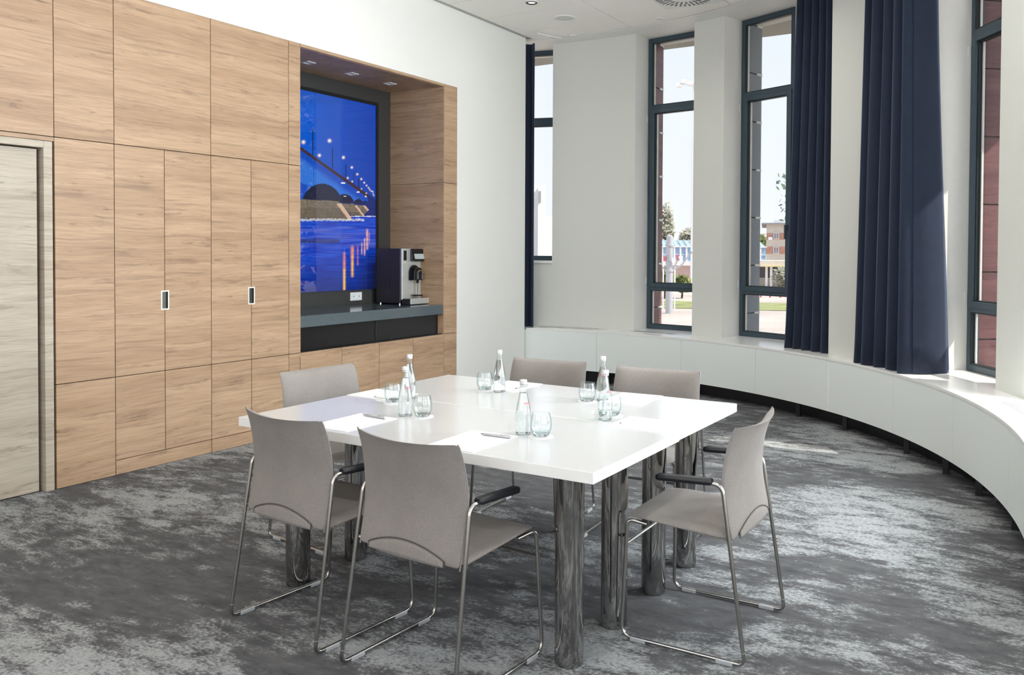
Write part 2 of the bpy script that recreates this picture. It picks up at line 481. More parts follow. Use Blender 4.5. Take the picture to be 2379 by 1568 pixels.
def fillet(pts, rad, n=6):
    """polyline with rounded corners; rad: one radius for each inner point"""
    P = [Vector(p) for p in pts]; out = [P[0]]
    for i in range(1, len(P)-1):
        a = (P[i-1]-P[i]); b = (P[i+1]-P[i]); r = rad[i-1] if isinstance(rad, (list, tuple)) else rad
        r = min(r, a.length*0.48, b.length*0.48)
        A = P[i]+a.normalized()*r; B = P[i]+b.normalized()*r
        for k in range(n+1):
            t = k/n; out.append(A*(1-t)**2+P[i]*(2*t*(1-t))+B*t*t)
    out.append(P[-1]); return out

# ------------------------------------------------------------------ room dimensions
D = 5.152                      # plane of the oak wall (y)
CC = Vector((3.732, 4.2735))   # centre of the curved wall
R_LEDGE, R_WALL, R_WIN, R_OUT = 4.222, 4.56, 4.836, 5.20
Z_LEDGE, Z_CEIL = 0.576, 3.846
def cp(r, a): return (CC.x+r*math.cos(math.radians(a)), CC.y+r*math.sin(math.radians(a)))
def arc(r, a0, a1, n): return [cp(r, a0+(a1-a0)*i/n) for i in range(n+1)]
def sector(mb, r0, r1, a0, a1, z0, z1, mi=0, side_mi=None, n=None):
    n = n or max(2, int(abs(a1-a0)/1.2))
    poly = arc(r0, a0, a1, n)+arc(r1, a1, a0, n)
    k = len(poly)
    vs = [(x, y, z0) for x, y in poly]+[(x, y, z1) for x, y in poly]
    o = len(mb.v); mb.v += vs
    for i in range(n):     # top and bottom in quads
        a, b, c, d = i, i+1, k-2-i, k-1-i
        mb.f += [(o+a, o+b, o+c, o+d), (o+k+a, o+k+b, o+k+c, o+k+d)]; mb.m += [mi, mi]; mb.sm += [False, False]
    for i in range(k):
        j = (i+1) % k
        radial = i == n or i == k-1
        mb.f.append((o+i, o+j, o+k+j, o+k+i)); mb.m.append(side_mi if (radial and side_mi is not None) else mi); mb.sm.append(not radial)
    return mb

# ------------------------------------------------------------------ floor
fl = MB()
fl.add([(-2.4, -0.95, 0), (9.2, -0.95, 0), (9.2, 6.6, 0), (-2.4, 6.6, 0)], [(0, 1, 2, 3)])
fl.add([(-2.4, -0.95, -0.18), (9.2, -0.95, -0.18), (9.2, 6.6, -0.18), (-2.4, 6.6, -0.18)], [(0, 1, 2, 3)])
tag(fl.build('floor', 'carpet'), 'dark grey carpet with pale distressed blotches', kind='structure')

# ------------------------------------------------------------------ ceiling
ce = MB(); ce.add([(-2.4, -0.95, 3.868), (9.2, -0.95, 3.868), (9.2, 6.6, 3.868), (-2.4, 6.6, 3.868)], [(0, 3, 2, 1)])
ce.add([(-2.4, -0.95, 4.05), (9.2, -0.95, 4.05), (9.2, 6.6, 4.05), (-2.4, 6.6, 4.05)], [(0, 1, 2, 3)])
ceiling = tag(ce.build('ceiling', 'ceiling_gap'), 'off-white tiled ceiling with a curved shadow gap', kind='structure')
def clip(poly, conv):
    """clip a polygon to a convex counter-clockwise polygon"""
    out = poly
    for i in range(len(conv)):
        a = conv[i]; b = conv[(i+1) % len(conv)]
        def side(p): return (b[0]-a[0])*(p[1]-a[1])-(b[1]-a[1])*(p[0]-a[0])
        src, out = out, []
        for k in range(len(src)):
            p, q = src[k], src[(k+1) % len(src)]
            sp, sq = side(p), side(q)
            if sp >= 0: out.append(p)
            if (sp >= 0) != (sq >= 0):
                t = sp/(sp-sq); out.append((p[0]+(q[0]-p[0])*t, p[1]+(q[1]-p[1])*t))
        if not out: return []
    return out
disc = [(-2.38, -0.93)]+[p for p in arc(4.325, -90, 12, 60)]+[(-2.38, 5.135)]
disc = [p for p in disc if p[1] < 5.135]+[]
tile_edges_x = [7.636-0.6*i for i in range(-1, 18)]
tile_edges_y = [5.145-1.2*i for i in range(0, 7)]
# convex outline of the tiled field: straight along the oak wall, round along the windows
outline = [(-2.39, -0.06)]+[p for p in arc(4.325, -89.5, 11.4, 56)]+[(7.97, 5.136), (-2.39, 5.136)]
G = 0.004
for i in range(len(tile_edges_x)-1):
    x1, x0 = tile_edges_x[i], tile_edges_x[i+1]
    for j in range(len(tile_edges_y)-1):
        y1, y0 = tile_edges_y[j], tile_edges_y[j+1]
        cells = [(x0, x1, y0, y1)]
        if abs(x1-7.636) < 0.01 and j == 1: cells = [(x0, x1, y0+0.6, y1)]   # the air diffuser fills the other half
        for (a0, a1, b0, b1) in cells:
            poly = clip([(a0+G, b0+G), (a1-G, b0+G), (a1-G, b1-G), (a0+G, b1-G)], outline)
            if len(poly) < 3: continue
            MB().prism(poly, Z_CEIL, Z_CEIL+0.018).build('ceiling_tile', 'ceiling_white', ceiling)
st = MB(); st.box(-2.4, 4.0, -0.95, -0.07, Z_CEIL, Z_CEIL+0.018)
st.build('ceiling_border', 'ceiling_white', ceiling)
rg = MB(); sector(rg, 4.352, 4.93, -93, 24, Z_CEIL-0.004, Z_CEIL+0.02, n=100)
tag(rg.build('trim_1', 'reveal_white'), 'white curved soffit strip above the windows', kind='structure')
wt = MB(); wt.box(-2.4, 7.831, D-0.012, D, Z_CEIL-0.012, Z_CEIL)
tag(wt.build('trim_2', 'ceiling_gap'), 'thin shadow line along the top of the oak wall', kind='structure')

# ------------------------------------------------------------------ straight walls
XA, XB = 2.735, 3.100
wl = MB()
wl.box(-2.4, 4.6, D+0.003, D+0.9, 3.070, 3.87)
wl.box(4.6, 6.39, D+0.003, D+0.9, 3.070, 3.87)
wl.box(6.39, 7.831, D+0.003, D+0.9, 3.070, 3.87)
wl.box(6.596, 7.831, D+0.003, D+0.9, 0, 3.070)
wl.box(2.735, 4.6, D+0.03, D+0.9, 0, 3.070, 1)
wl.box(6.39, 6.596, D+0.03, D+0.9, 0, 3.070, 1)
wl.box(4.6, 6.39, D+0.03, D+0.9, 0, 0.60, 1)
wl.box(4.6, 6.39, D+0.72, D+0.9, 0.60, 3.07, 1)
wl.box(-2.4, 2.735, D+0.03, D+0.9, 2.109, 3.07, 1)
wl.box(-2.4, 2.735, D+0.14, D+0.9, 0, 2.109, 1)
wall_left = tag(wl.build('wall_left', ['wall_white', 'dark_gap']), 'off-white wall above and beside the oak panelling', kind='structure')
wb = MB()
for (y0, y1) in ((-0.95, -0.3), (1.5, 2.3), (4.1, 6.05)): wb.box(-2.55, -2.4, y0, y1, 0, 3.87)
for (y0, y1) in ((-0.3, 1.5), (2.3, 4.1)):  # openings invented to let the fill lamps shine in
    wb.box(-2.55, -2.4, y0, y1, 0, 1.05); wb.box(-2.55, -2.4, y0, y1, 3.65, 3.87)
tag(wb.build('wall_back', 'wall_white'), 'off-white end wall with two openings added for fill lamps', kind='structure')
wr = MB()
for (x0, x1) in ((-2.4, -0.6), (1.0, 1.4), (3.0, 3.2)): wr.box(x0, x1, -1.1, -0.95, 0, 3.87)
for (x0, x1) in ((-0.6, 1.0), (1.4, 3.0)):
    wr.box(x0, x1, -1.1, -0.95, 0, 0.55); wr.box(x0, x1, -1.1, -0.95, 3.65, 3.87)
wr.box(3.2, 3.35, -1.1, -0.27, 0, 3.87)
wr.box(3.2, 3.75, -0.42, -0.27, 0, 3.87)
tag(wr.build('wall_right', 'wall_white'), 'straight off-white wall with two openings that hold added lamps', kind='structure')

# ---- oak panels
GAP = 0.0022
def panel(x0, x1, z0, z1, parent, name='panel', mat='oak', y0=D, th=0.02):
    mb = MB(); mb.box(x0+GAP, x1-GAP, y0, y0+th, z0+GAP, z1-GAP)
    return mb.build(name, mat, parent, 0.0008, 1)
ZU, ZL, ZB, ZT = 2.109, 0.629, 0.095, 3.070
xs_up = [-2.4, -1.6, -0.9, 0.0, 0.73, 1.44, 2.0, XA, XB]
# tall panels over the doorway
for x0, x1 in ((0.9, 1.82), (1.82, XA)): panel(x0, x1, ZU, ZT, wall_left)
panel(-2.4, 0.9, ZU, ZT, wall_left)
panel(XA, XB, ZU, ZT, wall_left); panel(XA, XB, ZL, ZU, wall_left); panel(XA, XB, 0.0, ZL, wall_left)
panel(-2.4, 0.9, 0.0, ZU, wall_left)
# slim upright between cupboards and niche, and at the far side
panel(4.487, 4.6, ZU, ZT, wall_left); panel(4.487, 4.6, ZL, ZU, wall_left); panel(4.487, 4.6, 0.0, ZL, wall_left)
panel(6.39, 6.596, ZU, ZT, wall_left); panel(6.39, 6.596, ZL, ZU, wall_left); panel(6.39, 6.596, 0, ZL, wall_left)
panel(4.6, 6.39, 3.043, ZT, wall_left)
# ---- cupboards (two doors each) and the cabinets over them
def cupboard(x0, xm, x1, label):
    t = tag(empty('built_in_cupboard', ((x0+x1)/2, D, 0)), label, 'cupboard')
    def P(a, b, z0, z1, nm, y0=0.0, th=0.02):
        mb = MB(); mb.box(a-(x0+x1)/2+GAP, b-(x0+x1)/2-GAP, y0, y0+th, z0+GAP, z1-GAP)
        return mb.build(nm, 'oak', t, 0.0008, 1)
    ds = [P(x0, xm, ZL, ZU, 'door'), P(xm, x1, ZL, ZU, 'door'), P(x0, xm, ZB, ZL, 'lower_door'), P(xm, x1, ZB, ZL, 'lower_door')]
    P(x0, x1, 0.0, ZB, 'plinth')
    # recessed pull: pale rim, steel cup
    c = xm-(x0+x1)/2
    h = MB()
    for (a, b, z0, z1) in ((-0.029, -0.021, 1.039, 1.168), (0.021, 0.029, 1.039, 1.168), (-0.021, 0.021, 1.039, 1.047), (-0.021, 0.021, 1.160, 1.168)):
        h.box(c+a, c+b, -0.003, 0.012, z0, z1)
    ho = h.build('handle_rim', 'handle_white', t)
    k = MB(); k.box(c-0.021, c+0.021, -0.0008, 0.004, 1.047, 1.160); k.box(c+0.006, c+0.021, -0.0015, 0.0, 1.047, 1.160, 1)
    k.build('handle_cup', ['handle_steel', 'machine_gloss'], ho)
    return t
cupboard(3.100, 3.443, 3.798, 'oak cupboard with recessed pull next to the narrow panel beside the door')
cupboard(3.798, 4.137, 4.487, 'oak cupboard with recessed pull next to the dark coffee niche')
for x0, x1, lb in ((3.100, 3.798, 'wide oak cabinet front above the cupboard nearer the door'), (3.798, 4.487, 'wide oak cabinet front above the cupboard nearer the coffee niche')):
    mb = MB(); mb.box(x0+GAP, x1-GAP, D, D+0.02, ZU+GAP, ZT-GAP)
    tag(mb.build('upper_cabinet', 'oak', None, 0.0008, 1), lb, 'cabinet')
# ---- entrance door
dr = MB()
dr.box(0.90, 2.735, D+0.004, D+0.02, 2.083, 2.107)
d1 = tag(dr.build('door_1', 'oak'), 'pale oak door in a proud frame', kind='structure')
fr = MB()
fr.box(2.672, 2.722, D-0.006, D+0.12, 0, 2.079); fr.box(0.95, 2.672, D-0.006, D+0.12, 2.038, 2.079)
fr.box(0.90, 0.95, D-0.006, D+0.12, 0, 2.079)
fr.build('door_frame', 'door_oak', d1, 0.002)
lf = MB(); lf.box(0.955, 2.652, D+0.03, D+0.07, 0.006, 2.03); lf.build('door_leaf', 'door_oak', d1, 0.002)
sh = MB(); sh.box(0.95, 2.672, D+0.075, D+0.12, 0, 2.04); sh.build('door_stop', 'dark_gap', d1)

# ------------------------------------------------------------------ niche with counter
for x0, x1, nm in ((4.598, 4.603, 'niche_side'), (6.384, 6.3895, 'niche_side')):
    for z0, z1 in ((0.60, ZU), (ZU, 3.045)):
        mb = MB(); mb.box(x0, x1, D+0.001, D+0.72, z0+0.0015, z1-0.0015); mb.build(nm, 'oak', wall_left)
mb = MB(); mb.box(4.6, 6.39, D+0.021, D+0.72, 3.043, 3.068); mb.build('niche_top', 'oak', wall_left)
YB = D+0.69
mb = MB(); mb.box(4.6, 6.39, YB, YB+0.03, 0.6, 3.043); mb.build('niche_back', 'niche_dark', wall_left)
for x, lb in ((5.016, 'square spotlight in the niche ceiling on the cupboard side'), (5.523, 'middle square spotlight in the niche ceiling above the blue picture'), (6.024, 'square spotlight in the niche ceiling above the coffee machine')):
    t = tag(empty('niche_downlight', (x, 5.518, 3.043)), lb, 'spotlight', 'spotlights over the coffee counter')
    r = MB()
    for a, b, c_, d_ in ((-.045, .045, -.045, -.03), (-.045, .045, .03, .045), (-.045, -.03, -.03, .03), (.03, .045, -.03, .03)): r.box(a, b, c_, d_, -0.006, 0.0)
    r.build('rim', 'fixture_white', t)
    g_ = MB(); g_.box(-.03, .03, -.03, .03, -0.002, 0.0); g_.build('lens', 'fixture_grey', t)
# counter unit
t = tag(empty('coffee_counter', (5.495, D, 0)), 'dark granite coffee counter with black drawers and oak doors in the niche', 'counter')
ct = MB(); ct.box(-0.890, 0.887, 0.002, 0.688, 0.826, 0.919); ct.build('worktop', 'granite', t, 0.003)
for a, b in ((-0.893, -0.003), (0.009, 0.868)):
    q = MB(); q.box(a, b, 0.05, 0.07, 0.634, 0.822); dq = q.build('drawer', 'drawer_black', t, 0.001)
q = MB(); q.box(-0.003, 0.009, 0.044, 0.075, 0.634, 0.822); q.build('divider', 'machine_black', t)
q = MB(); q.box(0.868, 0.887, 0.06, 0.09, 0.634, 0.822); q.build('side_filler', 'oak', t)
q = MB(); q.box(-0.890, 0.887, 0.07, 0.688, 0.60, 0.826); q.build('carcass', 'frame_black', t)
for x0, x1 in ((4.6, 5.047), (5.047, 5.490), (5.490, 5.942), (5.942, 6.39)):
    q = MB(); q.box(x0-5.495+GAP, x1-5.495-GAP, 0.0, 0.02, ZB, ZL-GAP); q.build('door', 'oak', t, 0.0008, 1)
q = MB(); q.box(-0.895, 0.895, 0.0, 0.02, 0.0, ZB-GAP); q.build('plinth', 'oak', t)
q = MB(); q.box(-0.895, 0.895, 0.02, 0.10, 0.612, 0.634); q.build('shelf', 'frame_black', t)

# ---- night photograph with an emissive print
PX0, PX1, PZ0, PZ1 = 4.827, 6.163, 1.062, 2.876
pic = tag(empty('picture', ((PX0+PX1)/2, YB, PZ0)), 'glossy blue night photograph of a lit bridge over a river in the niche', 'picture')
hw = (PX1-PX0)/2; hh = PZ1-PZ0
fb = MB()
for a, b, z0, z1 in ((-hw-0.03, -hw, -0.0, hh+0.03), (hw, hw+0.03, 0.0, hh+0.03), (-hw, hw, hh, hh+0.03)): fb.box(a, b, -0.022, 0, z0, z1)
fb.build('frame', 'frame_black', pic)
STARS = [(765.5, 326.9, 3.6), (797.8, 365.8, 3.0), (817.4, 389, 2.4), (830, 404.8, 2.2), (839.3, 416, 2.0), (846.2, 424.4, 1.8), (851.7, 431, 1.7), (856.3, 436.3, 1.6),
         (859, 440.5, 1.5), (862.5, 443.8, 1.5), (865.8, 445.1, 1.4), (867, 450, 1.3), (868.6, 454, 1.3), (807.7, 413.4, 2.0), (818.5, 421.7, 1.7), (840, 438.8, 1.4), (851, 448.8, 1.4), (742, 361, 3.2), (705, 330, 3.6)]
GLINTS = [(797, 425, 5.0, 2.0), (832, 446.5, 3.5, 1.6), (849.5, 456.5, 2.5, 1.4), (801, 456, 3.0, 1.2)]
MASTS = [(772.8, 344, 393), (803.4, 381, 416), (821.5, 400, 428), (833.5, 414, 436), (727, 300, 360)]
STREAKS = [(799.8, 586, 628, 3.0, (0.75, 0.25, 0.10), 0.75), (799.8, 624, 674, 2.6, (1.0, 0.55, 0.03), 1.0), (818.6, 570, 600, 3.2, (0.9, 0.30, 0.08), 0.8),
           (818.6, 590, 644, 2.6, (0.95, 0.48, 0.05), 0.95), (831, 570, 617, 1.8, (0.6, 0.2, 0.22), 0.6), (840.5, 563, 592, 1.4, (0.8, 0.45, 0.4), 0.7),
           (847, 553, 594, 1.6, (0.85, 0.5, 0.4), 0.75), (853, 532, 580, 2.2, (0.9, 0.45, 0.35), 0.8), (858, 540, 565, 1.2, (0.6, 0.3, 0.4), 0.6)]
def inpoly(x, y, P):
    c_ = False
    for i in range(len(P)):
        (x1, y1), (x2, y2) = P[i], P[i-1]
        if (y1 > y) != (y2 > y) and x < (x2-x1)*(y-y1)/(y2-y1)+x1: c_ = not c_
    return c_
def hsh(a, b): return (math.sin(a*12.9898+b*78.233)*43758.5453) % 1.0
def vn(x, y):
    xi, yi = math.floor(x), math.floor(y); fx, fy = x-xi, y-yi
    fx = fx*fx*(3-2*fx); fy = fy*fy*(3-2*fy)
    a = hsh(xi, yi)*(1-fx)+hsh(xi+1, yi)*fx; b = hsh(xi, yi+1)*(1-fx)+hsh(xi+1, yi+1)*fx
    return a*(1-fy)+b*fy
STONE = [([(690, 463), (786, 466.8), (813, 512), (690, 506)], 0), ([(793.6, 471.8), (822, 473.6), (841.8, 501), (815, 500)], 0), ([(829, 477), (845, 478), (856, 489), (846, 497)], 0)]
LIT = [[(782, 473.6), (793.6, 471.8), (817.7, 509), (811, 512)], [(823, 477), (829, 476.8), (847, 501), (842.7, 502)], [(843.5, 478), (849, 478), (857.8, 488.7), (853, 489.6)]]
def lerp(a, b, t): return tuple(p*(1-t)+q*t for p, q in zip(a, b))
def print_col(x, y):
    deck = 378.3+(x-751.4)*0.706
    t = min(1, max(0, (x-700)/180))
    c = lerp((0.001, 0.090, 0.56), (0.0, 0.045, 0.38), t)
    if y < 240: c = lerp(c, (0.0, 0.05, 0.33), 0.35)
    if y > deck and y < 470:
        c = (0.002, 0.062, 0.46)
        lo = deck+58-(x-751)*0.28
        up = deck+20
        if up < y < lo+10: 
            s_ = 0.5+0.5*math.sin(x*2.1+3*vn(x*0.3, 1)); c = lerp(c, (0.06, 0.30, 0.85), 0.75*s_*min(1, (y-up)/14))
        for ax, ar in ((800, 23), (748, 46), (832.5, 11), (848, 7)):
            ay = 475 if ar > 12 else 474
            if (x-ax)**2/ar**2+(y-ay)**2/(ar*1.05)**2 < 1: c = (0.010, 0.012, 0.045)
        if y < deck+8: c = (0.045, 0.018, 0.026)
        if x > 862: c = (0.006, 0.012, 0.07)
    if 455 <= y < 514 and y > deck:
        if x > 855 or y > 470: c = (0.004, 0.02, 0.16) if x > 846 else (0.006, 0.02, 0.12)
    for P, k in STONE:
        if inpoly(x, y, P):
            g_ = 0.55+0.7*vn(x*0.35, y*0.6); c = (0.19*g_, 0.155*g_, 0.12*g_)
            if y > P[0][1]+20: c = lerp(c, (0.07, 0.05, 0.04), 0.4)
    for P in LIT:
        if inpoly(x, y, P): c = (0.62, 0.42, 0.30)
    if y > 502+max(0, (815-x))*0.0 and (x > 815 or y > 511.5):
        if y > (511.5 if x < 818 else 503.0):
            s_ = vn(x*0.03, y*0.42)
            c = lerp((0.001, 0.018, 0.36), (0.010, 0.085, 0.62), s_)
            if 525 < y < 575: c = lerp(c, (0.13, 0.16, 0.55), 0.55*max(0, vn(x*0.02+5, y*0.55)-0.35)*2)
            if 555 < y < 565 and x < 790: c = lerp(c, (0.02, 0.02, 0.05), 0.6)
            dk = min(1, max(0, (y-590)/80))*0.75; c = lerp(c, (0.003, 0.012, 0.13), dk)
            rr = min(1, max(0, (x-825)/45))*min(1, max(0, (y-560)/60)); c = lerp(c, (0.008, 0.008, 0.02), rr*0.9)
    if 509 < y+2*vn(x*0.4, 2) < 514.5 and x < 846: c = lerp(c, (0.75, 0.78, 0.8), 0.8*vn(x*0.5, y)+0.15)
    if abs(y-502.6) < 1.0 and 813 < x < 874: c = (0.6, 0.62, 0.75)
    for X, a, b in MASTS:
        if abs(x-X) < 0.9 and a < y < b: c = (0.004, 0.008, 0.05)
    for X, Y, r in STARS:
        d2 = ((x-X)**2+(y-Y)**2)/(r*r)
        if d2 < 4: c = lerp(c, (1.0, 0.80, 0.66), min(1, math.exp(-d2*1.1)*1.25))
    for X, Y, rx, ry in GLINTS:
        if ((x-X)/rx)**2+((y-Y)/ry)**2 < 1: c = (0.9, 0.9, 0.95)
    for X, a, b, w_, k, s_ in STREAKS:
        if a-2 < y < b+2:
            e = math.exp(-((x-X)/w_)**2)*min(1, (y-a+2)/6, (b+2-y)/6)*(0.6+0.7*vn(3, y*0.5))*s_
            c = lerp(c, k, max(0, min(1, e)))
    return c
def build_print():
    nx, nz = 230, 300
    vs = []; cols = []
    for j in range(nz+1):
        for i in range(nx+1):
            X = PX0+(PX1-PX0)*i/nx; Z = PZ0+hh*j/nz
            vs.append((X-(PX0+PX1)/2, -0.012, Z-PZ0))
            x, y = project((X, YB-0.012, Z)); cols.append((*print_col(x, y), 1.0))
    fs = [(j*(nx+1)+i, j*(nx+1)+i+1, (j+1)*(nx+1)+i+1, (j+1)*(nx+1)+i) for j in range(nz) for i in range(nx)]
    me = bpy.data.meshes.new('print'); me.from_pydata(vs, [], fs)
    at_ = me.color_attributes.new('print', 'FLOAT_COLOR', 'POINT')
    at_.data.foreach_set('color', [q for c_ in cols for q in c_])
    me.materials.append(MATS['night_print']); me.update()
    o = bpy.data.objects.new('print', me); COL.objects.link(o); o.parent = pic
build_print()
# power socket under the picture
t = tag(empty('power_socket', (5.90, YB, 0.998)), 'double white power socket on the dark niche back', 'socket')
q = MB(); q.box(-0.076, 0.076, -0.010, 0, -0.040, 0.040); q.build('frame', 'socket_white', t, 0.003)
for x in (-0.036, 0.036):
    q = MB()
    vs = []
    q.lathe([(0.024, 0.0), (0.026, 0.003), (0.022, 0.003), (0.020, 0.001)], 20)
    q.v = [(vx, -vz-0.010, vy) for vx, vy, vz in q.v]
    s_ = q.build('outlet', 'socket_white', t); s_.location = (x, 0, 0)
    q = MB(); q.lathe([(0.006, 0), (0.006, 0.002)], 10); q.v = [(vx, -vz-0.0105, vy) for vx, vy, vz in q.v]
    h = q.build('pin_hole', 'socket_hole', s_)

# ------------------------------------------------------------------ coffee machine
cm = tag(empty('coffee_machine', (6.108, 5.452, 0.919)), 'black and silver bean-to-cup coffee machine with tilted touch screen', 'coffee machine')
q = MB(); q.box(0.0, 0.335, 0.012, 0.32, 0.012, 0.545); q.build('body', 'machine_black', cm, 0.004)
q = MB(); q.box(-0.001, 0.0, 0.14, 0.143, 0.03, 0.54); q.build('side_seam', 'machine_gloss', cm)
fp = MB(); fp.box(0.006, 0.335, -0.010, 0.012, 0.045, 0.545); fpo = fp.build('front_panel', 'machine_silver', cm, 0.006)
q = MB(); q.box(0.006, 0.335, -0.0112, -0.0102, 0.405, 0.4075); q.build('panel_seam', 'fixture_grey', fpo)
q = MB(); q.box(0.028, 0.068, -0.0125, -0.010, 0.43, 0.525); q.build('recess', 'machine_gloss', fpo)
# tilted touch screen
ang = math.radians(14)
q = MB(); q.box(-0.105, 0.105, -0.014, 0.0, 0.0, 0.125)
sc_o = q.build('touch_screen', 'machine_gloss', cm, 0.004); sc_o.location = (0.222, -0.048, 0.420); sc_o.rotation_euler = (-ang, 0, 0)
q = MB(); q.box(-0.082, 0.078, -0.0150, -0.014, 0.020, 0.102); q.build('display', 'screen_glow', sc_o)
q = MB(); q.box(-0.018, -0.006, -0.015, -0.014, 0.110, 0.118); q.box(0.004, 0.016, -0.015, -0.014, 0.110, 0.118); q.build('indicator', 'indicator_glow', sc_o)
q = MB(); q.box(0.12, 0.32, -0.045, -0.010, 0.425, 0.54); q.build('screen_mount', 'machine_gloss', cm, 0.004)
# arched spout housing
def arch(w, h, y0, y1, n=12):
    pts = [(-w, 0), (w, 0)]+[(w*math.cos(math.pi*i/n), h-w+w*math.sin(math.pi*i/n)) for i in range(n+1)]
    k = len(pts); vs = [(x, y0, z) for x, z in pts]+[(x, y1, z) for x, z in pts]
    mb = MB(); mb.add(vs, [tuple(range(k)), tuple(range(2*k-1, k-1, -1))]+[(i, (i+1) % k, k+(i+1) % k, k+i) for i in range(k)]); return mb
o = arch(0.076, 0.150, -0.024, -0.010).build('spout_plate', 'machine_gloss', cm, 0.003); o.location = (0.172, 0, 0.235)
o = arch(0.052, 0.125, -0.075, -0.024).build('spout', 'machine_gloss', cm, 0.006); o.location = (0.182, 0, 0.236)
pth = fillet([(-0.034, 0, 0), (-0.034, 0, 0.085), (0.034, 0, 0.085), (0.034, 0, 0)], 0.03, 6)
q = MB(); q.tube(pth, 0.007, 8); o = q.build('spout_trim', 'machine_chrome', cm); o.location = (0.190, -0.078, 0.245)
q = MB(); q.lathe([(0.012, 0), (0.015, 0.03)], 12); o = q.build('nozzle', 'machine_gloss', cm); o.location = (0.178, -0.055, 0.206)
q = MB(); q.tube([(0.178, -0.055, 0.09), (0.178, -0.055, 0.21)], 0.0045, 8); q.build('milk_tube', 'machine_chrome', cm)
q = MB(); q.lathe([(0.052, 0), (0.055, 0.004), (0.055, 0.010), (0.05, 0.012)], 24); o = q.build('cup_rest', 'machine_gloss', cm); o.location = (0.172, -0.058, 0.082)
tr = MB(); tr.box(0.006, 0.335, -0.108, -0.012, 0.004, 0.055); tro = tr.build('drip_tray', 'machine_black', cm, 0.003)
q = MB(); q.box(0.010, 0.345, -0.116, -0.108, 0.006, 0.062); q.build('tray_front', 'machine_silver', tro, 0.003)
q = MB(); q.box(0.012, 0.330, -0.107, -0.014, 0.055, 0.059)
q.build('drip_grid', 'machine_gloss', tro)
for x, y in ((0.03, 0.04), (0.30, 0.04), (0.03, 0.29), (0.30, 0.29)):
    q = MB(); q.lathe([(0.014, 0), (0.014, 0.013)], 12); o = q.build('foot', 'machine_chrome', cm); o.location = (x, y, 0)

# ------------------------------------------------------------------ curved window wall
cw = MB()
sector(cw, R_WALL, 4.9, 9.65, 24, 0, 1.312)                       # below the short corner window
for a0, a1 in ((-12.6, -3.35), (-26.4, -17.3), (-60.45, -50.1), (-75.5, -66.2), (-89, -80)):
    sector(cw, R_WALL, 4.9, -30.6 if a0 == -26.4 else a0, a1, 0, Z_LEDGE-0.02)
for a0, a1 in ((9.65, 24), (-12.6, -3.35), (-26.4, -17.3), (-60.45, -50.1), (-75.5, -66.2), (-89, -80)):
    sector(cw, 4.80, R_OUT, a0, a1, Z_CEIL, 4.05)
wall_c = tag(cw.build('wall_curved', 'wall_grey'), 'curved grey-beige window wall', kind='structure')
mb = MB(); sector(mb, R_WIN, 4.912, -30.6, -25.4, 0, Z_CEIL+0.02, 0, 1); mb.build('recessed_pier', ['wall_grey', 'reveal_white'], wall_c)
PIERS = [(-3.35, 9.65), (-17.3, -12.6), (-50.1, -30.6), (-66.2, -60.45), (-80, -75.5), (-93, -89)]
for a0, a1 in PIERS:
    mb = MB(); sector(mb, R_WALL, 4.912, a0, a1, 0, Z_CEIL+0.02, 0, 1)
    mb.build('pier', ['wall_grey', 'reveal_white'], wall_c)
    mb = MB(); sector(mb, 4.912, R_OUT-0.02, a0+0.25, a1-0.25, -0.2, 4.1)
    mb.build('outer_pier', 'outer_wall', wall_c)
mb = MB(); sector(mb, 4.912, R_OUT-0.02, -30.6, -25.65, -0.2, 4.1); mb.build('outer_pier', 'outer_wall', wall_c)
mb = MB(); sector(mb, 4.345, R_WALL+0.01, -47.0, -37.25, Z_LEDGE-0.03, Z_CEIL+0.02, 0, 0, 20)
mb.build('projecting_pier', ['wall_grey'], wall_c, 0.006)
mb = MB(); sector(mb, 4.9, R_OUT, 9.65, 24, -0.2, 1.28); mb.build('outer_spandrel', 'outer_wall', wall_c)

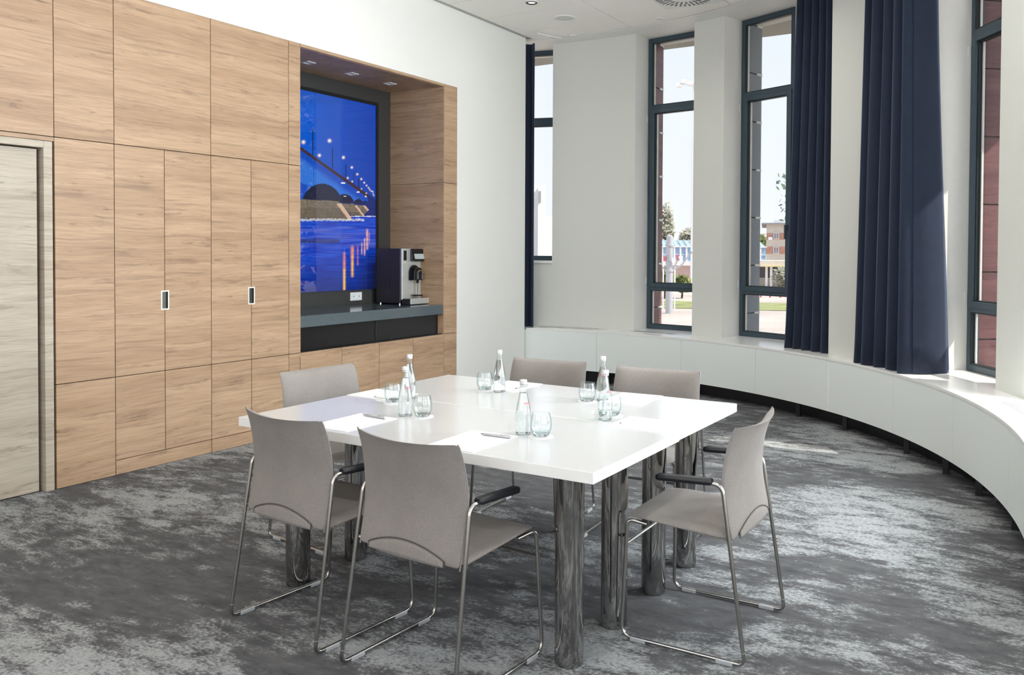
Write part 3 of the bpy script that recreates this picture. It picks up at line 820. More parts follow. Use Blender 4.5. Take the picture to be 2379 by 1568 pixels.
# windows ------------------------------------------------------------------
def window(n, a0, a1, z0, z1, label, rows, sash=True, handle=True):
    """a0: clockwise end, a1: anticlockwise end; flat frame on the chord"""
    A = Vector((*cp(R_WIN+0.012, a1), 0)); B = Vector((*cp(R_WIN+0.012, a0), 0))
    u = (B-A).normalized(); w = (B-A).length; nrm = Vector((u.y, -u.x, 0))
    if nrm.dot(Vector((CC.x, CC.y, 0))-A) < 0: nrm = -nrm          # nrm points into the room
    up = Vector((0, 0, 1)); mid = (A+B)/2
    root = tag(empty('window_%d' % n, (mid.x, mid.y, z0)), label, kind='structure')
    def bar(mb, s0, s1, h0, h1, d0, d1, mi=0):
        c_ = u*((s0+s1)/2-w/2)+up*((h0+h1)/2-z0)+nrm*((d0+d1)/2)
        mb.obox(c_, u, nrm, up, (s1-s0)/2, (d1-d0)/2, (h1-h0)/2, mi)
    FW = 0.045
    f = MB()
    bar(f, 0, FW, z0, z1, -0.07, 0); bar(f, w-FW, w, z0, z1, -0.07, 0)
    bar(f, FW, w-FW, z0, z0+0.05, -0.07, 0); bar(f, FW, w-FW, z1-0.055, z1, -0.07, 0)
    for (r0, r1) in rows: bar(f, FW, w-FW, r0, r1, -0.07, 0)
    f.build('frame', 'frame_blue', root, 0.003)
    zz = [z0+0.05]+[v for r in rows for v in r]+[z1-0.055]
    for k in range(0, len(zz), 2):
        lo, hi = zz[k], zz[k+1]
        is_sash = sash and k == (2 if len(zz) == 6 else 0)
        s0, s1 = FW, w-FW
        if is_sash:
            q = MB()
            bar(q, s0-0.012, s0+0.042, lo-0.012, hi+0.012, -0.06, 0.014); bar(q, s1-0.042, s1+0.012, lo-0.012, hi+0.012, -0.06, 0.014)
            bar(q, s0+0.042, s1-0.042, lo-0.012, lo+0.035, -0.06, 0.014); bar(q, s0+0.042, s1-0.042, hi-0.035, hi+0.012, -0.06, 0.014)
            so = q.build('sash', 'frame_blue', root, 0.003)
            s0 += 0.042; s1 -= 0.042; lo += 0.035; hi -= 0.035
            if handle:
                q = MB(); bar(q, s1+0.010, s1+0.034, 1.66, 1.72, 0.014, 0.03); bar(q, s1+0.014, s1+0.030, 1.58, 1.72, 0.04, 0.055); bar(q, s1+0.016, s1+0.028, 1.69, 1.71, 0.014, 0.05)
                q.build('handle', 'frame_blue', so, 0.004)
            for hz in (lo+0.02, hi-0.06):
                q = MB(); bar(q, -0.016, -0.002, hz-0.035, hz+0.045, -0.002, 0.02); q.build('hinge', 'hinge_white', so, 0.002)
        q = MB(); th = 0.008
        bar(q, s0, s0+th, lo, hi, -0.05, -0.004); bar(q, s1-th, s1, lo, hi, -0.05, -0.004)
        bar(q, s0+th, s1-th, lo, lo+th, -0.05, -0.004); bar(q, s0+th, s1-th, hi-th, hi, -0.05, -0.004)
        q.build('gasket', 'gasket', root)
        q = MB(); bar(q, s0+th, s0+th+0.012, lo+th, hi-th, -0.048, -0.034); q.build('glazing_spacer', 'hinge_white', root)
        q = MB()
        c0 = [u*(sx_-w/2)+up*(h_-z0)+nrm*(-0.03) for sx_, h_ in ((s0+th, lo+th), (s1-th, lo+th), (s1-th, hi-th), (s0+th, hi-th))]
        q.add(c0, [(0, 1, 2, 3)]); q.build('pane', 'window_glass', root)
    return root
ROWS = [(1.030, 1.075), (3.03, 3.085)]
ROWS = [(1.015, 1.06), (3.035, 3.09)]
window(1, 9.75, 20.5, 1.332, Z_CEIL, 'short blue-grey window beside the corner curtain', [(2.945, 3.035)], sash=False)
window(2, -12.5, -3.45, Z_LEDGE, Z_CEIL, 'tall blue-grey window overlooking the street pole', ROWS)
window(3, -25.3, -17.4, Z_LEDGE, Z_CEIL, 'tall blue-grey window partly behind the navy curtain', ROWS)
window(4, -60.35, -50.2, Z_LEDGE, Z_CEIL, 'tall blue-grey window facing the reddish cladding', ROWS)
window(5, -75.4, -66.3, Z_LEDGE, Z_CEIL, 'tall blue-grey window past the plain pier', ROWS, handle=False)
window(6, -88.9, -80.1, Z_LEDGE, Z_CEIL, 'tall blue-grey window at the end of the curve', ROWS, handle=False)
sl = MB(); sector(sl, 4.53, 4.86, 9.6, 20, 1.306, 1.334); tag(sl.build('trim_3', 'reveal_white', None, 0.003), 'white sill of the short corner window', kind='structure')

for a0, a1, lb in ((-75.3, -66.4, 'unseen sun-blocking sheet added outside the window past the plain pier'), (-88.8, -80.2, 'unseen sun-blocking sheet added outside the window at the end of the curve')):  # unseen sheets added to keep direct sun off the floor
    q = MB(); sector(q, 5.17, 5.178, a0, a1, 0.4, 3.84); tag(q.build('sun_blocker', 'reveal_white'), lb, 'sun blocker')
for x0, x1, lb in ((-0.6, 1.0, 'unseen sun-blocking board added on the straight wall near the door side'), (1.4, 3.0, 'unseen sun-blocking board added on the straight wall near the curve')):  # same kind of added sun blocker across the straight wall's openings
    q = MB(); q.box(x0-0.03, x1+0.03, -1.13, -1.105, 0.5, 3.7); tag(q.build('sun_blocker', 'reveal_white'), lb, 'sun blocker')
# cladding on the outer reveals, in boards with white clips
def cladding(ang_, side, mat_, z0=-0.2, first=0.10):
    """side +1: face looks clockwise (towards smaller angle)"""
    n_ = 9; h = 0.505
    root = tag(empty('facade_fin', (*cp(4.95, ang_), 0)), None)
    a = math.radians(ang_); er = Vector((math.cos(a), math.sin(a), 0)); et = Vector((math.sin(a), -math.cos(a), 0))*side
    up = Vector((0, 0, 1)); base = Vector((*cp(4.95, ang_), 0))
    for i in range(n_):
        za = z0+i*h; zb = za+h-0.012
        c_ = er*((4.914+R_OUT)/2-4.95)+et*(-0.012)+up*((za+zb)/2)
        mb = MB(); mb.obox(c_, er, et, up, (R_OUT-4.914)/2, 0.012, (zb-za)/2); mb.build('board', mat_, root)
        mb = MB(); mb.obox(er*(R_OUT-4.95-0.045)+et*0.002+up*(zb+0.006), er, et, up, 0.045, 0.006, 0.011); mb.build('clip', 'clip_white', root)
    return root
for a_, s_, m_, lb in ((-3.5, 1, 'facade_wood', 'reddish wooden cladding fin outside the window with the street pole'),
                   (-17.45, 1, 'facade_grey', 'grey panel fin outside the window with the brick building'),
                   (-50.25, 1, 'facade_wood', 'broad reddish wooden cladding fin outside the window beside the sunlit curtain'),
                   (-12.45, -1, 'facade_grey', 'grey panel fin facing the street pole window'),
                   (-25.35, -1, 'facade_wood', 'reddish wooden fin behind the curtained window'),
                   (-60.3, -1, 'facade_wood', 'reddish wooden fin beyond the plain pier')):
    tag(cladding(a_, s_, m_), lb, 'cladding', 'facade fins between the windows')

# ------------------------------------------------------------------ radiator cover with ledge
rc = tag(empty('radiator_cover', (CC.x, CC.y, 0)), 'long curved white radiator cover with flat ledge under the windows', 'radiator cover')
def local(mb): mb.v = [(x-CC.x, y-CC.y, z) for x, y, z in mb.v]; return mb
q = MB(); sector(q, R_LEDGE-0.004, R_WALL-0.001, -90, 12.0, Z_LEDGE-0.018, Z_LEDGE, n=110); local(q).build('ledge', 'bench_top', rc)
for a0, a1 in ((-12.6, -3.35), (-26.4, -17.3), (-60.45, -50.1), (-75.5, -66.2), (-89, -80)):
    if a0 == -26.4: a0 = -30.5
    q = MB(); sector(q, R_WALL, 4.832, a0+0.04, a1-0.04, Z_LEDGE-0.018, Z_LEDGE); local(q).build('ledge_recess', 'bench_top', rc)
cuts = [12.3, 0.3, -14.0, -26.7, -39.37, -51.0, -62.57, -76, -90]
for k in range(len(cuts)-1):
    q = MB(); gp = 0.10 if cuts[k+1] > -39 and cuts[k+1] < -40 else 0.03
    sector(q, R_LEDGE, R_LEDGE+0.02, cuts[k+1]+0.02, cuts[k]-0.02, 0.133, Z_LEDGE-0.0185, n=18); local(q).build('front_panel', 'bench_front', rc)
q = MB(); sector(q, R_LEDGE-0.002, R_LEDGE+0.01, -39.42, -39.32, 0.133, Z_LEDGE, n=2); local(q).build('joint_strip', 'seam_light', rc)
q = MB(); sector(q, R_LEDGE+0.16, R_LEDGE+0.19, -90, 12.3, 0.0, 0.30, n=100); local(q).build('recess_back', 'black_steel', rc)
q = MB(); sector(q, R_LEDGE+0.02, R_LEDGE+0.19, -90, 12.3, 0.28, 0.30, n=100); local(q).build('underside', 'black_steel', rc)
for a_ in (5, -1.24, -14.84, -33.2, -41.2, -52, -59.2, -65.7, -74):
    q = MB(); x, y = cp(R_LEDGE+0.07, a_); q.box(x-0.018, x+0.018, y-0.018, y+0.018, 0, 0.16); local(q).build('foot', 'black_steel', rc)
def grille(a0, a1, r0, r1, rows_, cols_):
    q = MB(); sector(q, r0, r1, a0, a1, Z_LEDGE, Z_LEDGE+0.002, n=12); go = local(q).build('grille', 'fixture_white', rc)
    h = MB()
    for i in range(rows_):
        for j in range(cols_):
            r = r0+(r1-r0)*(i+0.7)/(rows_+0.4); a = a0+(a1-a0)*(j+0.7)/(cols_+0.4)
            da = math.degrees(0.0045/r); sector(h, r-0.0045, r+0.0045, a-da, a+da, Z_LEDGE+0.0015, Z_LEDGE+0.003, n=2)
    local(h); h = h.build('grille_holes', 'fixture_black', go); h['kind'] = 'stuff'
grille(-78.5, -66.9, 4.36, 4.50, 8, 46)
grille(-10.9, -3.9, 4.40, 4.53, 5, 32)
grille(0.9, 11.0, 4.30, 4.54, 5, 44)

# ------------------------------------------------------------------ curtains
def curtain(label, top, bot, z0, z1, pleats, amp, seed, tail=()):
    """top / bot: (a_start, a_end, r_start, r_end)"""
    rnd = random.Random(seed); ph = [rnd.uniform(-0.5, 0.5) for _ in range(40)]; am = [rnd.uniform(0.45, 1.35) for _ in range(40)]
    nu, nv = pleats*14, 16
    vs = []; fs = []
    for j in range(nv+1):
        t_ = j/nv; e = t_**0.7
        a0, a1, r0, r1 = [bot[k]*(1-e)+top[k]*e for k in range(4)]
        for i in range(nu+1):
            s_ = i/nu; p_ = s_*pleats; k = int(p_)
            wob = ph[k]*(1-(p_-k))+ph[k+1]*(p_-k)
            amp_ = amp*(am[k]*(1-(p_-k))+am[k+1]*(p_-k))*(1.0-0.25*t_)
            w_ = math.sin(2*math.pi*p_+wob*1.6+0.35*math.sin(2.2*t_+k))
            sh_ = math.cos(2*math.pi*p_+wob)*0.35*amp_
            r = r0+(r1-r0)*s_**2-amp_*w_
            a = a0+(a1-a0)*s_+math.degrees(sh_/r)
            x, y = cp(r, a); vs.append((x, y, z0+(z1-z0)*t_))
        if tail:
            # last fold turns out towards the glass as one broad smooth panel
            px_, py_ = vs[-1][0], vs[-1][1]; k_ = 1.0-0.35*t_
            for q_ in range(1, len(tail)+1):
                dx, dy = tail[q_-1]; w2 = 0.006*math.sin(5*t_+q_*1.3)
                vs.append((px_+dx*k_+w2, py_+dy*k_-w2, z0+(z1-z0)*t_))
    nu += len(tail)
    for j in range(nv):
        for i in range(nu): fs.append((j*(nu+1)+i, j*(nu+1)+i+1, (j+1)*(nu+1)+i+1, (j+1)*(nu+1)+i))
    mb = MB(); mb.add(vs, fs, 0, True); o = mb.build('curtain', 'curtain_navy')
    so = o.modifiers.new('thickness', 'SOLIDIFY'); so.thickness = 0.004
    return tag(o, label, 'curtain')
curtain('navy pleated curtain hanging beside the window with the brick building', (-31.0, -36.6, 4.40, 4.42), (-29.7, -36.6, 4.385, 4.42), Z_LEDGE+0.004, 3.84, 5, 0.038, 3)
curtain('wide navy pleated curtain with sunlit streaks beside the cladding window', (-44.6, -52.2, 4.275, 4.285), (-43.4, -52.6, 4.27, 4.275), Z_LEDGE+0.004, 3.84, 5, 0.048, 8, ((0.012, -0.04), (0.035, -0.085), (0.07, -0.13), (0.105, -0.165), (0.14, -0.195), (0.18, -0.215)))
curtain('narrow navy curtain in the corner beside the short window', (11.2, 14.0, 4.33, 4.33), (11.2, 14.0, 4.33, 4.33), Z_LEDGE+0.004, 3.80, 2, 0.03, 5)

# ------------------------------------------------------------------ ceiling fixtures
def downlight(x, y, label, group, power):
    t = tag(empty('downlight', (x, y, Z_CEIL)), label, 'downlight', group)
    q = MB(); q.lathe([(0.064, 0.0), (0.066, -0.006), (0.052, -0.008), (0.047, -0.002)], 32, closed_bottom=False, closed_top=False); q.build('rim', 'fixture_white', t)
    q = MB(); q.lathe([(0.056, -0.0082), (0.054, -0.0105), (0.042, -0.0105), (0.036, -0.004)], 32, closed_bottom=False, closed_top=False); q.build('ring', 'fixture_black', t)
    q = MB(); q.lathe([(0.037, -0.003), (0.037, -0.0045)], 24); q.build('lens', 'lamp_lens', t)
    d = bpy.data.lights.new('lamp', 'AREA'); d.shape = 'DISK'; d.size = 0.09; d.energy = power; d.color = (1.0, 0.95, 0.88); d.spread = math.radians(150)
    o = bpy.data.objects.new('lamp', d); COL.objects.link(o); o.parent = t; o.location = (0, 0, -0.012)
    return t
for x in (6.764, 4.96, 3.16, 1.36, -0.44):
    for y in (4.387, 2.587, 0.787):
        if (Vector((x, y))-CC).length > 4.1 and x > CC.x: continue
        downlight(x, y, 'round black-ringed downlight in the tile next to the ceiling loudspeaker' if (x > 6 and y > 4) else 'round recessed ceiling downlight with black ring', 'recessed downlights in the ceiling', 0.8 if y > 4 else 4.0)
t = tag(empty('ceiling_speaker', (7.387, 4.39, Z_CEIL)), 'round white loudspeaker grille flush in the ceiling tiles', 'speaker')
q = MB(); q.lathe([(0.118, 0.0), (0.118, -0.006), (0.100, -0.008), (0.098, -0.003)], 40, closed_bottom=False, closed_top=False); q.build('rim', 'fixture_white', t)
q = MB(); q.lathe([(0.099, -0.003), (0.06, -0.006), (0.01, -0.0065)], 40, closed_bottom=False); q.build('mesh_cover', 'fixture_grey', t)
for x, y, lb in ((8.037, 4.658, 'small white sprinkler disc in the ceiling near the corner curtain'), (7.878, 3.533, 'small white sprinkler disc in the ceiling beside the air diffuser')):
    t = tag(empty('sprinkler', (x, y, Z_CEIL)), lb, 'sprinkler')
    q = MB(); q.lathe([(0.045, 0.0), (0.043, -0.006), (0.02, -0.008)], 24, closed_bottom=False); q.build('rose', 'fixture_white', t)
    q = MB(); q.lathe([(0.016, -0.008), (0.016, -0.013)], 16); q.build('cap', 'fixture_grey', t)
t = tag(empty('air_diffuser', (7.333, 3.047, Z_CEIL)), 'square white swirl air diffuser with radial black slots', 'air vent')
q = MB(); q.box(-0.298, 0.298, -0.298, 0.298, -0.003, 0.012); q.build('plate', 'fixture_white', t)
sl_m = None
for ring_r0, ring_r1, cnt in ((0.14, 0.205, 24), (0.215, 0.275, 36)):
    for k in range(cnt):
        a = 2*math.pi*k/cnt
        if sl_m is None or ring_r0 != sl_m[1]:
            q = MB(); q.box(ring_r0, ring_r1, -0.0085, 0.0085, -0.0045, -0.003); o = q.build('slot', 'fixture_black', t); sl_m = (o, ring_r0)
        else:
            o = sl_m[0].copy(); COL.objects.link(o); o.parent = t
        o.rotation_euler = (0, 0, a)
q = MB(); q.tube([(7.70, 4.93, Z_CEIL-0.012), (8.03, 4.80, Z_CEIL-0.012)], 0.010, 8)
tag(q.build('curtain_track', 'fixture_white'), 'short white curtain track under the ceiling by the corner', 'curtain rail')

# ------------------------------------------------------------------ tables
def table(x0, x1, y0, y1, label, legx):
    cx_, cy_ = (x0+x1)/2, (y0+y1)/2
    t = tag(empty('meeting_table', (cx_, cy_, 0)), label, 'table')
    q = MB(); q.box(x0-cx_, x1-cx_, y0-cy_, y1-cy_, 0.702, 0.74, 0)
    o = q.build('table_top', ['table_white', 'table_edge'], t, 0.0015, 2)
    for p in o.data.polygons:
        if abs(p.normal.z) < 0.5: p.material_index = 1
    for lx in legx:
        for ly in (1.452, 2.815):
            q = MB(); q.lathe([(0.048, 0.0), (0.0515, 0.003), (0.0515, 0.702)], 40, (lx-cx_, ly-cy_, 0)); q.build('leg', 'chrome', t)
            for p in t.children[-1].data.polygons:
                if len(p.vertices) > 4: p.use_smooth = False
    return t
table(2.3135, 3.0215, 1.2583, 2.9635, 'white meeting table on chrome legs where the two chairs with backs to the door sit', (2.50, 2.845))
table(3.0275, 3.7296, 1.266, 2.971, 'white meeting table on chrome legs nearer the curved radiator cover', (3.212, 3.565))

# ------------------------------------------------------------------ chairs
def chair(loc, yaw, label):
    t = tag(empty('conference_chair', (loc[0], loc[1], 0), yaw), label, 'chair', 'chairs around the white tables')
    # ---- backrest: profile (x, z) along the height; the middle bows rearward
    prof = [(0.056, 0.424), (0.066, 0.470), (0.080, 0.530), (0.089, 0.600), (0.088, 0.660), (0.080, 0.720), (0.066, 0.780), (0.050, 0.822), (0.044, 0.833)]
    nu, W_ = 18, 0.232
    def bx(u, k):
        x, z = prof[k]; tt = k/(len(prof)-1)
        bow = (1-u*u)*(0.018+0.030*tt)
        return x-bow, z+(0.010*tt**3)*(u*u-1)
    vs = []; fs = []; nk = len(prof)
    for side in (0, 1):
        for k in range(nk):
            for i in range(nu+1):
                u = -1+2*i/nu; x, z = bx(u, k)
                edge = max(0.0, 1-abs(u)**6); th = 0.034*(0.30+0.70*edge)
                if k == nk-1: th *= 0.35
                if k == nk-2: th *= 0.8
                wl_ = W_*(1.0+0.035*(1-abs(2*k/(nk-1)-1)))
                vs.append((x+(th if side else 0.0), u*wl_, z-(0.004 if (k == nk-1 and side) else 0)))
    off = nk*(nu+1)
    for k in range(nk-1):
        for i in range(nu):
            a = k*(nu+1)+i
            fs.append((a, a+1, a+nu+2, a+nu+1)); fs.append((off+a, off+a+nu+1, off+a+nu+2, off+a+1))
    for i in range(nu):
        fs.append((i, off+i, off+i+1, i+1)); a = (nk-1)*(nu+1)+i; fs.append((a, a+1, off+a+1, off+a))
    for k in range(nk-1):
        a = k*(nu+1); fs.append((a, a+nu+1, off+a+nu+1, off+a)); b = a+nu; fs.append((b, off+b, off+b+nu+1, b+nu+1))
    mb = MB(); mb.add(vs, fs, 0, True); back = mb.build('backrest', 'chair_fabric', t)
    ss = back.modifiers.new('soft', 'SUBSURF'); ss.levels = 1; ss.render_levels = 2
    # arched insert at the foot of the back
    vs = []; fs = []; n = 20; rows_ = 4
    def rear_at(u, z):
        for k in range(nk-1):
            if prof[k][1] <= z <= prof[k+1][1] or k == nk-2:
                f_ = (z-prof[k][1])/(prof[k+1][1]-prof[k][1]); a = bx(u, k)[0]; b = bx(u, k+1)[0]; return a*(1-f_)+b*f_
    for j in range(rows_+1):
        for i in range(n+1):
            u = (-0.74+1.48*i/n); topz = 0.437+0.045*(1-(u/0.80)**2)
            z = 0.4245+(topz-0.4245)*j/rows_
            x = rear_at(u, max(z, 0.425)) - (0.0022 if j < rows_ else 0.0) - 0.0005
            vs.append((x, u*W_, z))
    for j in range(rows_):
        for i in range(n): a = j*(n+1)+i; fs.append((a, a+1, a+n+2, a+n+1))
    mb = MB(); mb.add(vs, fs, 0, True); o = mb.build('back_insert', 'chair_fabric', back)
    so = o.modifiers.new('thickness', 'SOLIDIFY'); so.thickness = 0.002
    # dark seam around the insert and piping down both edges
    pts = []
    for i in range(n+1):
        u = (-0.75+1.50*i/n); z = 0.439+0.045*(1-(u/0.80)**2); pts.append((rear_at(u, z)-0.0022, u*W_, z))
    pts = [(rear_at(-0.75, 0.425)-0.001, -0.75*W_, 0.424)]+pts+[(rear_at(0.75, 0.425)-0.001, 0.75*W_, 0.424)]
    mb = MB(); mb.tube(pts, 0.0022, 6); mb.build('seam', 'seam_dark', back)
    for s_ in (-1, 1):
        mb = MB(); pp = []
        for k in range(nk):
            x, z = bx(s_, k); wl_ = W_*(1.0+0.035*(1-abs(2*k/(nk-1)-1))); pp.append((x+0.006, s_*(wl_-0.001), z-0.003))
        mb.tube(fillet(pp, 0.03, 3), 0.0028, 6); mb.build('piping', 'piping_fabric', back)
    # ---- seat
    vs = []; fs = []; nx, ny = 10, 12
    for side in (0, 1):
        for i in range(nx+1):
            s_ = i/nx; x = 0.070+0.412*s_
            for j in range(ny+1):
                u = -1+2*j/ny
                hwid = 0.232-0.012*s_**3
                zt = 0.452+0.013*s_-0.010*(1-u*u)*(1-s_)-0.014*max(0, s_-0.86)/0.14
                zb = 0.418+0.030*s_+0.004*(1-abs(u))*0
                if side: z = zt-0.010*abs(u)**8
                else: z = zb+0.004*abs(u)**6
                vs.append((x, u*hwid, z))
    off = (nx+1)*(ny+1)
    for i in range(nx):
        for j in range(ny):
            a = i*(ny+1)+j; fs.append((a, a+1, a+ny+2, a+ny+1)); fs.append((off+a, off+a+ny+1, off+a+ny+2, off+a+1))
    for j in range(ny):
        fs.append((j, off+j, off+j+1, j+1)); a = nx*(ny+1)+j; fs.append((a, a+1, off+a+1, off+a))
    for i in range(nx):
        a = i*(ny+1); fs.append((a, a+ny+1, off+a+ny+1, off+a)); b = a+ny; fs.append((b, off+b, off+b+ny+1, b+ny+1))
    mb = MB(); mb.add(vs, fs, 0, True); seat = mb.build('seat', 'chair_fabric', t)
    ss = seat.modifiers.new('soft', 'SUBSURF'); ss.levels = 1; ss.render_levels = 2
    # ---- sled frames
    R_ = 0.0072
    for s_ in (-1, 1):
        fy, ty = 0.2605*s_, 0.247*s_
        pts = [(0.335, ty, 0.617), (0.092, ty, 0.628), (0.0, fy, R_+0.004), (0.475, fy, R_+0.004), (0.463, 0.238*s_, 0.445), (0.40, 0.205*s_, 0.425)]
        mb = MB(); mb.tube(fillet(pts, [0.035, 0.03, 0.045, 0.025], 6), R_, 10); mb.build('frame_side', 'steel_tube', t)
        mb = MB(); n = 8
        sec = [(-0.017, -0.010), (0.017, -0.010), (0.019, 0.002), (0.013, 0.013), (-0.013, 0.013), (-0.019, 0.002)]
        vs = []; stn = [(0.128, 0.75), (0.135, 1.0), (0.20, 1.0), (0.27, 1.0), (0.330, 1.0), (0.343, 0.7)]
        for x, k in stn:
            zc = 0.632-0.045*(x-0.128)*0.95
            for y, z in sec: vs.append((x, ty+y*k, zc+z*k))
        fs = []; m_ = len(sec)
        for a in range(len(stn)-1):
            for b in range(m_): c_ = (b+1) % m_; fs.append((a*m_+b, a*m_+c_, (a+1)*m_+c_, (a+1)*m_+b))
        fs += [tuple(range(m_-1, -1, -1)), tuple((len(stn)-1)*m_+b for b in range(m_))]
        mb.add(vs, fs); mb.build('armrest', 'arm_black', t, 0.003)
        for x0, x1 in ((0.042, 0.104), (0.375, 0.437)):
            mb = MB(); mb.box(x0, x1, fy-0.0095, fy+0.0095, 0.0, 0.0165); mb.build('glide', 'clear_plastic', t, 0.003)
        mb = MB(); mb.lathe([(0.008, -0.0015), (0.008, 0.0015)], 10); o = mb.build('joint_ring', 'piping_fabric', t)
        o.location = (0.0068, fy-0.0013*s_, 0.055); o.rotation_euler = (0.0, math.radians(8), 0)
        mb = MB(); mb.tube([(0.078, 0.226*s_, 0.436), (0.072, 0.2535*s_, 0.436)], 0.006, 8); mb.build('bracket', 'steel_tube', t)
    mb = MB(); mb.tube([(0.4655, -0.2455, 0.352), (0.4655, 0.2455, 0.352)], 0.006, 8); mb.build('stretcher', 'steel_tube', t)
    return t
def dup_chair(src, loc, yaw, label):
    c = copy_tree(src); c.location = (loc[0], loc[1], 0); c.rotation_euler = (0, 0, yaw); c['label'] = label; return c
ch = chair((2.095, 2.507), -0.09, 'grey fabric armchair seen from behind, between the oak cupboards and its twin')
dup_chair(ch, (2.052, 1.859), -0.065, 'grey fabric armchair seen from behind, at the table corner with a notepad and silver pen')
dup_chair(ch, (3.029, 0.907), 1.586, 'pale grey fabric armchair seen from the side, alone at the table end toward the floor')
dup_chair(ch, (3.089, 3.372), -math.pi/2-0.09, 'pale bluish grey fabric armchair facing us before the oak doors')
dup_chair(ch, (4.068, 2.475), math.pi+0.073, 'grey fabric armchair facing us before the off-white wall corner')
dup_chair(ch, (4.062, 1.800), math.pi+0.067, 'grey fabric armchair facing us before the curved radiator cover, next to the table end')

# ------------------------------------------------------------------ things on the tables
ZT_ = 0.74
def text_mesh(txt, size):
    cu = bpy.data.curves.new('lettering', 'FONT'); cu.body = txt; cu.size = size; cu.align_x = 'CENTER'; cu.extrude = 0.0; cu.resolution_u = 2
    o = bpy.data.objects.new('lettering', cu); COL.objects.link(o)
    dg = bpy.context.evaluated_depsgraph_get(); me = bpy.data.meshes.new_from_object(o.evaluated_get(dg))
    bpy.data.objects.remove(o); return me
BOT = [(0.026, 0.0), (0.0295, 0.004), (0.0305, 0.02), (0.0305, 0.070), (0.0285, 0.092), (0.0230, 0.122), (0.0175, 0.150), (0.0138, 0.170), (0.0128, 0.185), (0.0128, 0.197)]
def bottle_r(z):
    for (r0, z0), (r1, z1) in zip(BOT, BOT[1:]):
        if z0 <= z <= z1: return r0+(r1-r0)*(z-z0)/(z1-z0)
    return 0.013
def smooth_prof(P, n=5):
    out = []
    for i in range(len(P)-1):
        p0 = P[max(0, i-1)]; p1 = P[i]; p2 = P[i+1]; p3 = P[min(len(P)-1, i+2)]
        for k in range(n):
            t_ = k/n
            out.append(tuple(0.5*((2*p1[j])+(-p0[j]+p2[j])*t_+(2*p0[j]-5*p1[j]+4*p2[j]-p3[j])*t_*t_+(-p0[j]+3*p1[j]-3*p2[j]+p3[j])*t_**3) for j in (0, 1)))
    out.append(P[-1]); return out
def bottle(x, y, level, label, face=-1.2):
    t = tag(empty('water_bottle', (x, y, ZT_)), label, 'bottle', 'glass water bottles on the white tables')
    mb = MB(); mb.lathe(smooth_prof(BOT), 40, closed_top=False); mb.build('glass', 'bottle_glass', t)
    P = [(r-0.0022, max(z, 0.005)) for r, z in BOT if z < level]+[(bottle_r(level)-0.0022, level)]
    mb = MB(); mb.lathe(smooth_prof(P, 3), 32); o = mb.build('water', 'water', t)
    for p in o.data.polygons:
        if len(p.vertices) > 4: p.use_smooth = False
    mb = MB(); mb.lathe([(0.0140, 0.0), (0.0146, 0.002), (0.0146, 0.012), (0.0140, 0.0165), (0.012, 0.0175)], 28, (0, 0, 0.1935)); mb.build('cap', 'cap_silver', t)
    mb = MB(); mb.lathe([(0.0142, 0.0), (0.0142, 0.003)], 28, (0, 0, 0.189)); mb.build('cap_ring', 'cap_silver', t)
    me = text_mesh('evian', 0.017)
    for v in me.vertices:
        z = 0.118+v.co.y; r = bottle_r(z)+0.0006; a = face+v.co.x/r
        v.co = (r*math.cos(a), r*math.sin(a), z)
    me.materials.append(MATS['red_print'])
    o = bpy.data.objects.new('lettering', me); COL.objects.link(o); o.parent = t
    return t
def tumbler(x, y, label):
    t = tag(empty('water_glass', (x, y, ZT_+0.0022)), label, 'glass', 'tumblers on paper coasters')
    outer = smooth_prof([(0.024, 0.0), (0.031, 0.006), (0.0385, 0.022), (0.0412, 0.040), (0.0395, 0.064), (0.0345, 0.088)], 5)
    inner = smooth_prof([(0.0335, 0.088), (0.0383, 0.064), (0.0398, 0.040), (0.0365, 0.022), (0.024, 0.0145), (0.001, 0.0135)], 4)
    mb = MB(); mb.lathe(outer+inner, 40, closed_top=False, closed_bottom=False); mb.build('bowl', 'tumbler_glass', t)
    mb = MB(); mb.lathe(smooth_prof([(0.023, 0.0), (0.029, 0.005), (0.034, 0.0125)], 3), 32); o = mb.build('base', 'glass_base', t)
    for p in o.data.polygons:
        if len(p.vertices) > 4: p.use_smooth = False
    c = MB(); c.lathe([(0.047, 0.0), (0.047, 0.002)], 40)
    co = c.build('coaster', 'paper'); co.location = (x, y, ZT_)
    for p in co.data.polygons: p.use_smooth = False
    tag(co, 'white paper coaster under '+label, 'coaster', 'paper coasters')
    return t
bottle(2.705, 2.388, 0.162, 'full glass bottle beside the notepad of the chair next to the oak cupboards', -1.9)
bottle(3.033, 2.652, 0.165, 'glass bottle by the far tumbler in front of the bluish chair', -0.3)
bottle(3.408, 2.392, 0.160, 'glass bottle by the chair before the off-white wall corner', -1.0)
bottle(2.668, 1.760, 0.160, 'glass bottle with red lettering beside the silver pen at the front table corner', -1.7)
bottle(3.470, 1.838, 0.160, 'glass bottle standing behind another bottle near the table end', -2.6)
bottle(3.066, 1.612, 0.045, 'nearly empty glass bottle by the notepad at the table end', -1.7)
tumbler(2.722, 2.308, 'tumbler beside the bottle next to the silver pen by the cupboards')
tumbler(2.908, 2.640, 'tumbler on the notepad side before the bluish chair')
tumbler(3.410, 2.484, 'tumbler before the chair at the off-white wall corner')
tumbler(2.667, 1.678, 'tumbler beside the bottle with red lettering at the front corner')
tumbler(3.402, 1.885, 'tumbler before the chair at the radiator cover')
tumbler(3.165, 1.632, 'tumbler behind the nearly empty bottle')
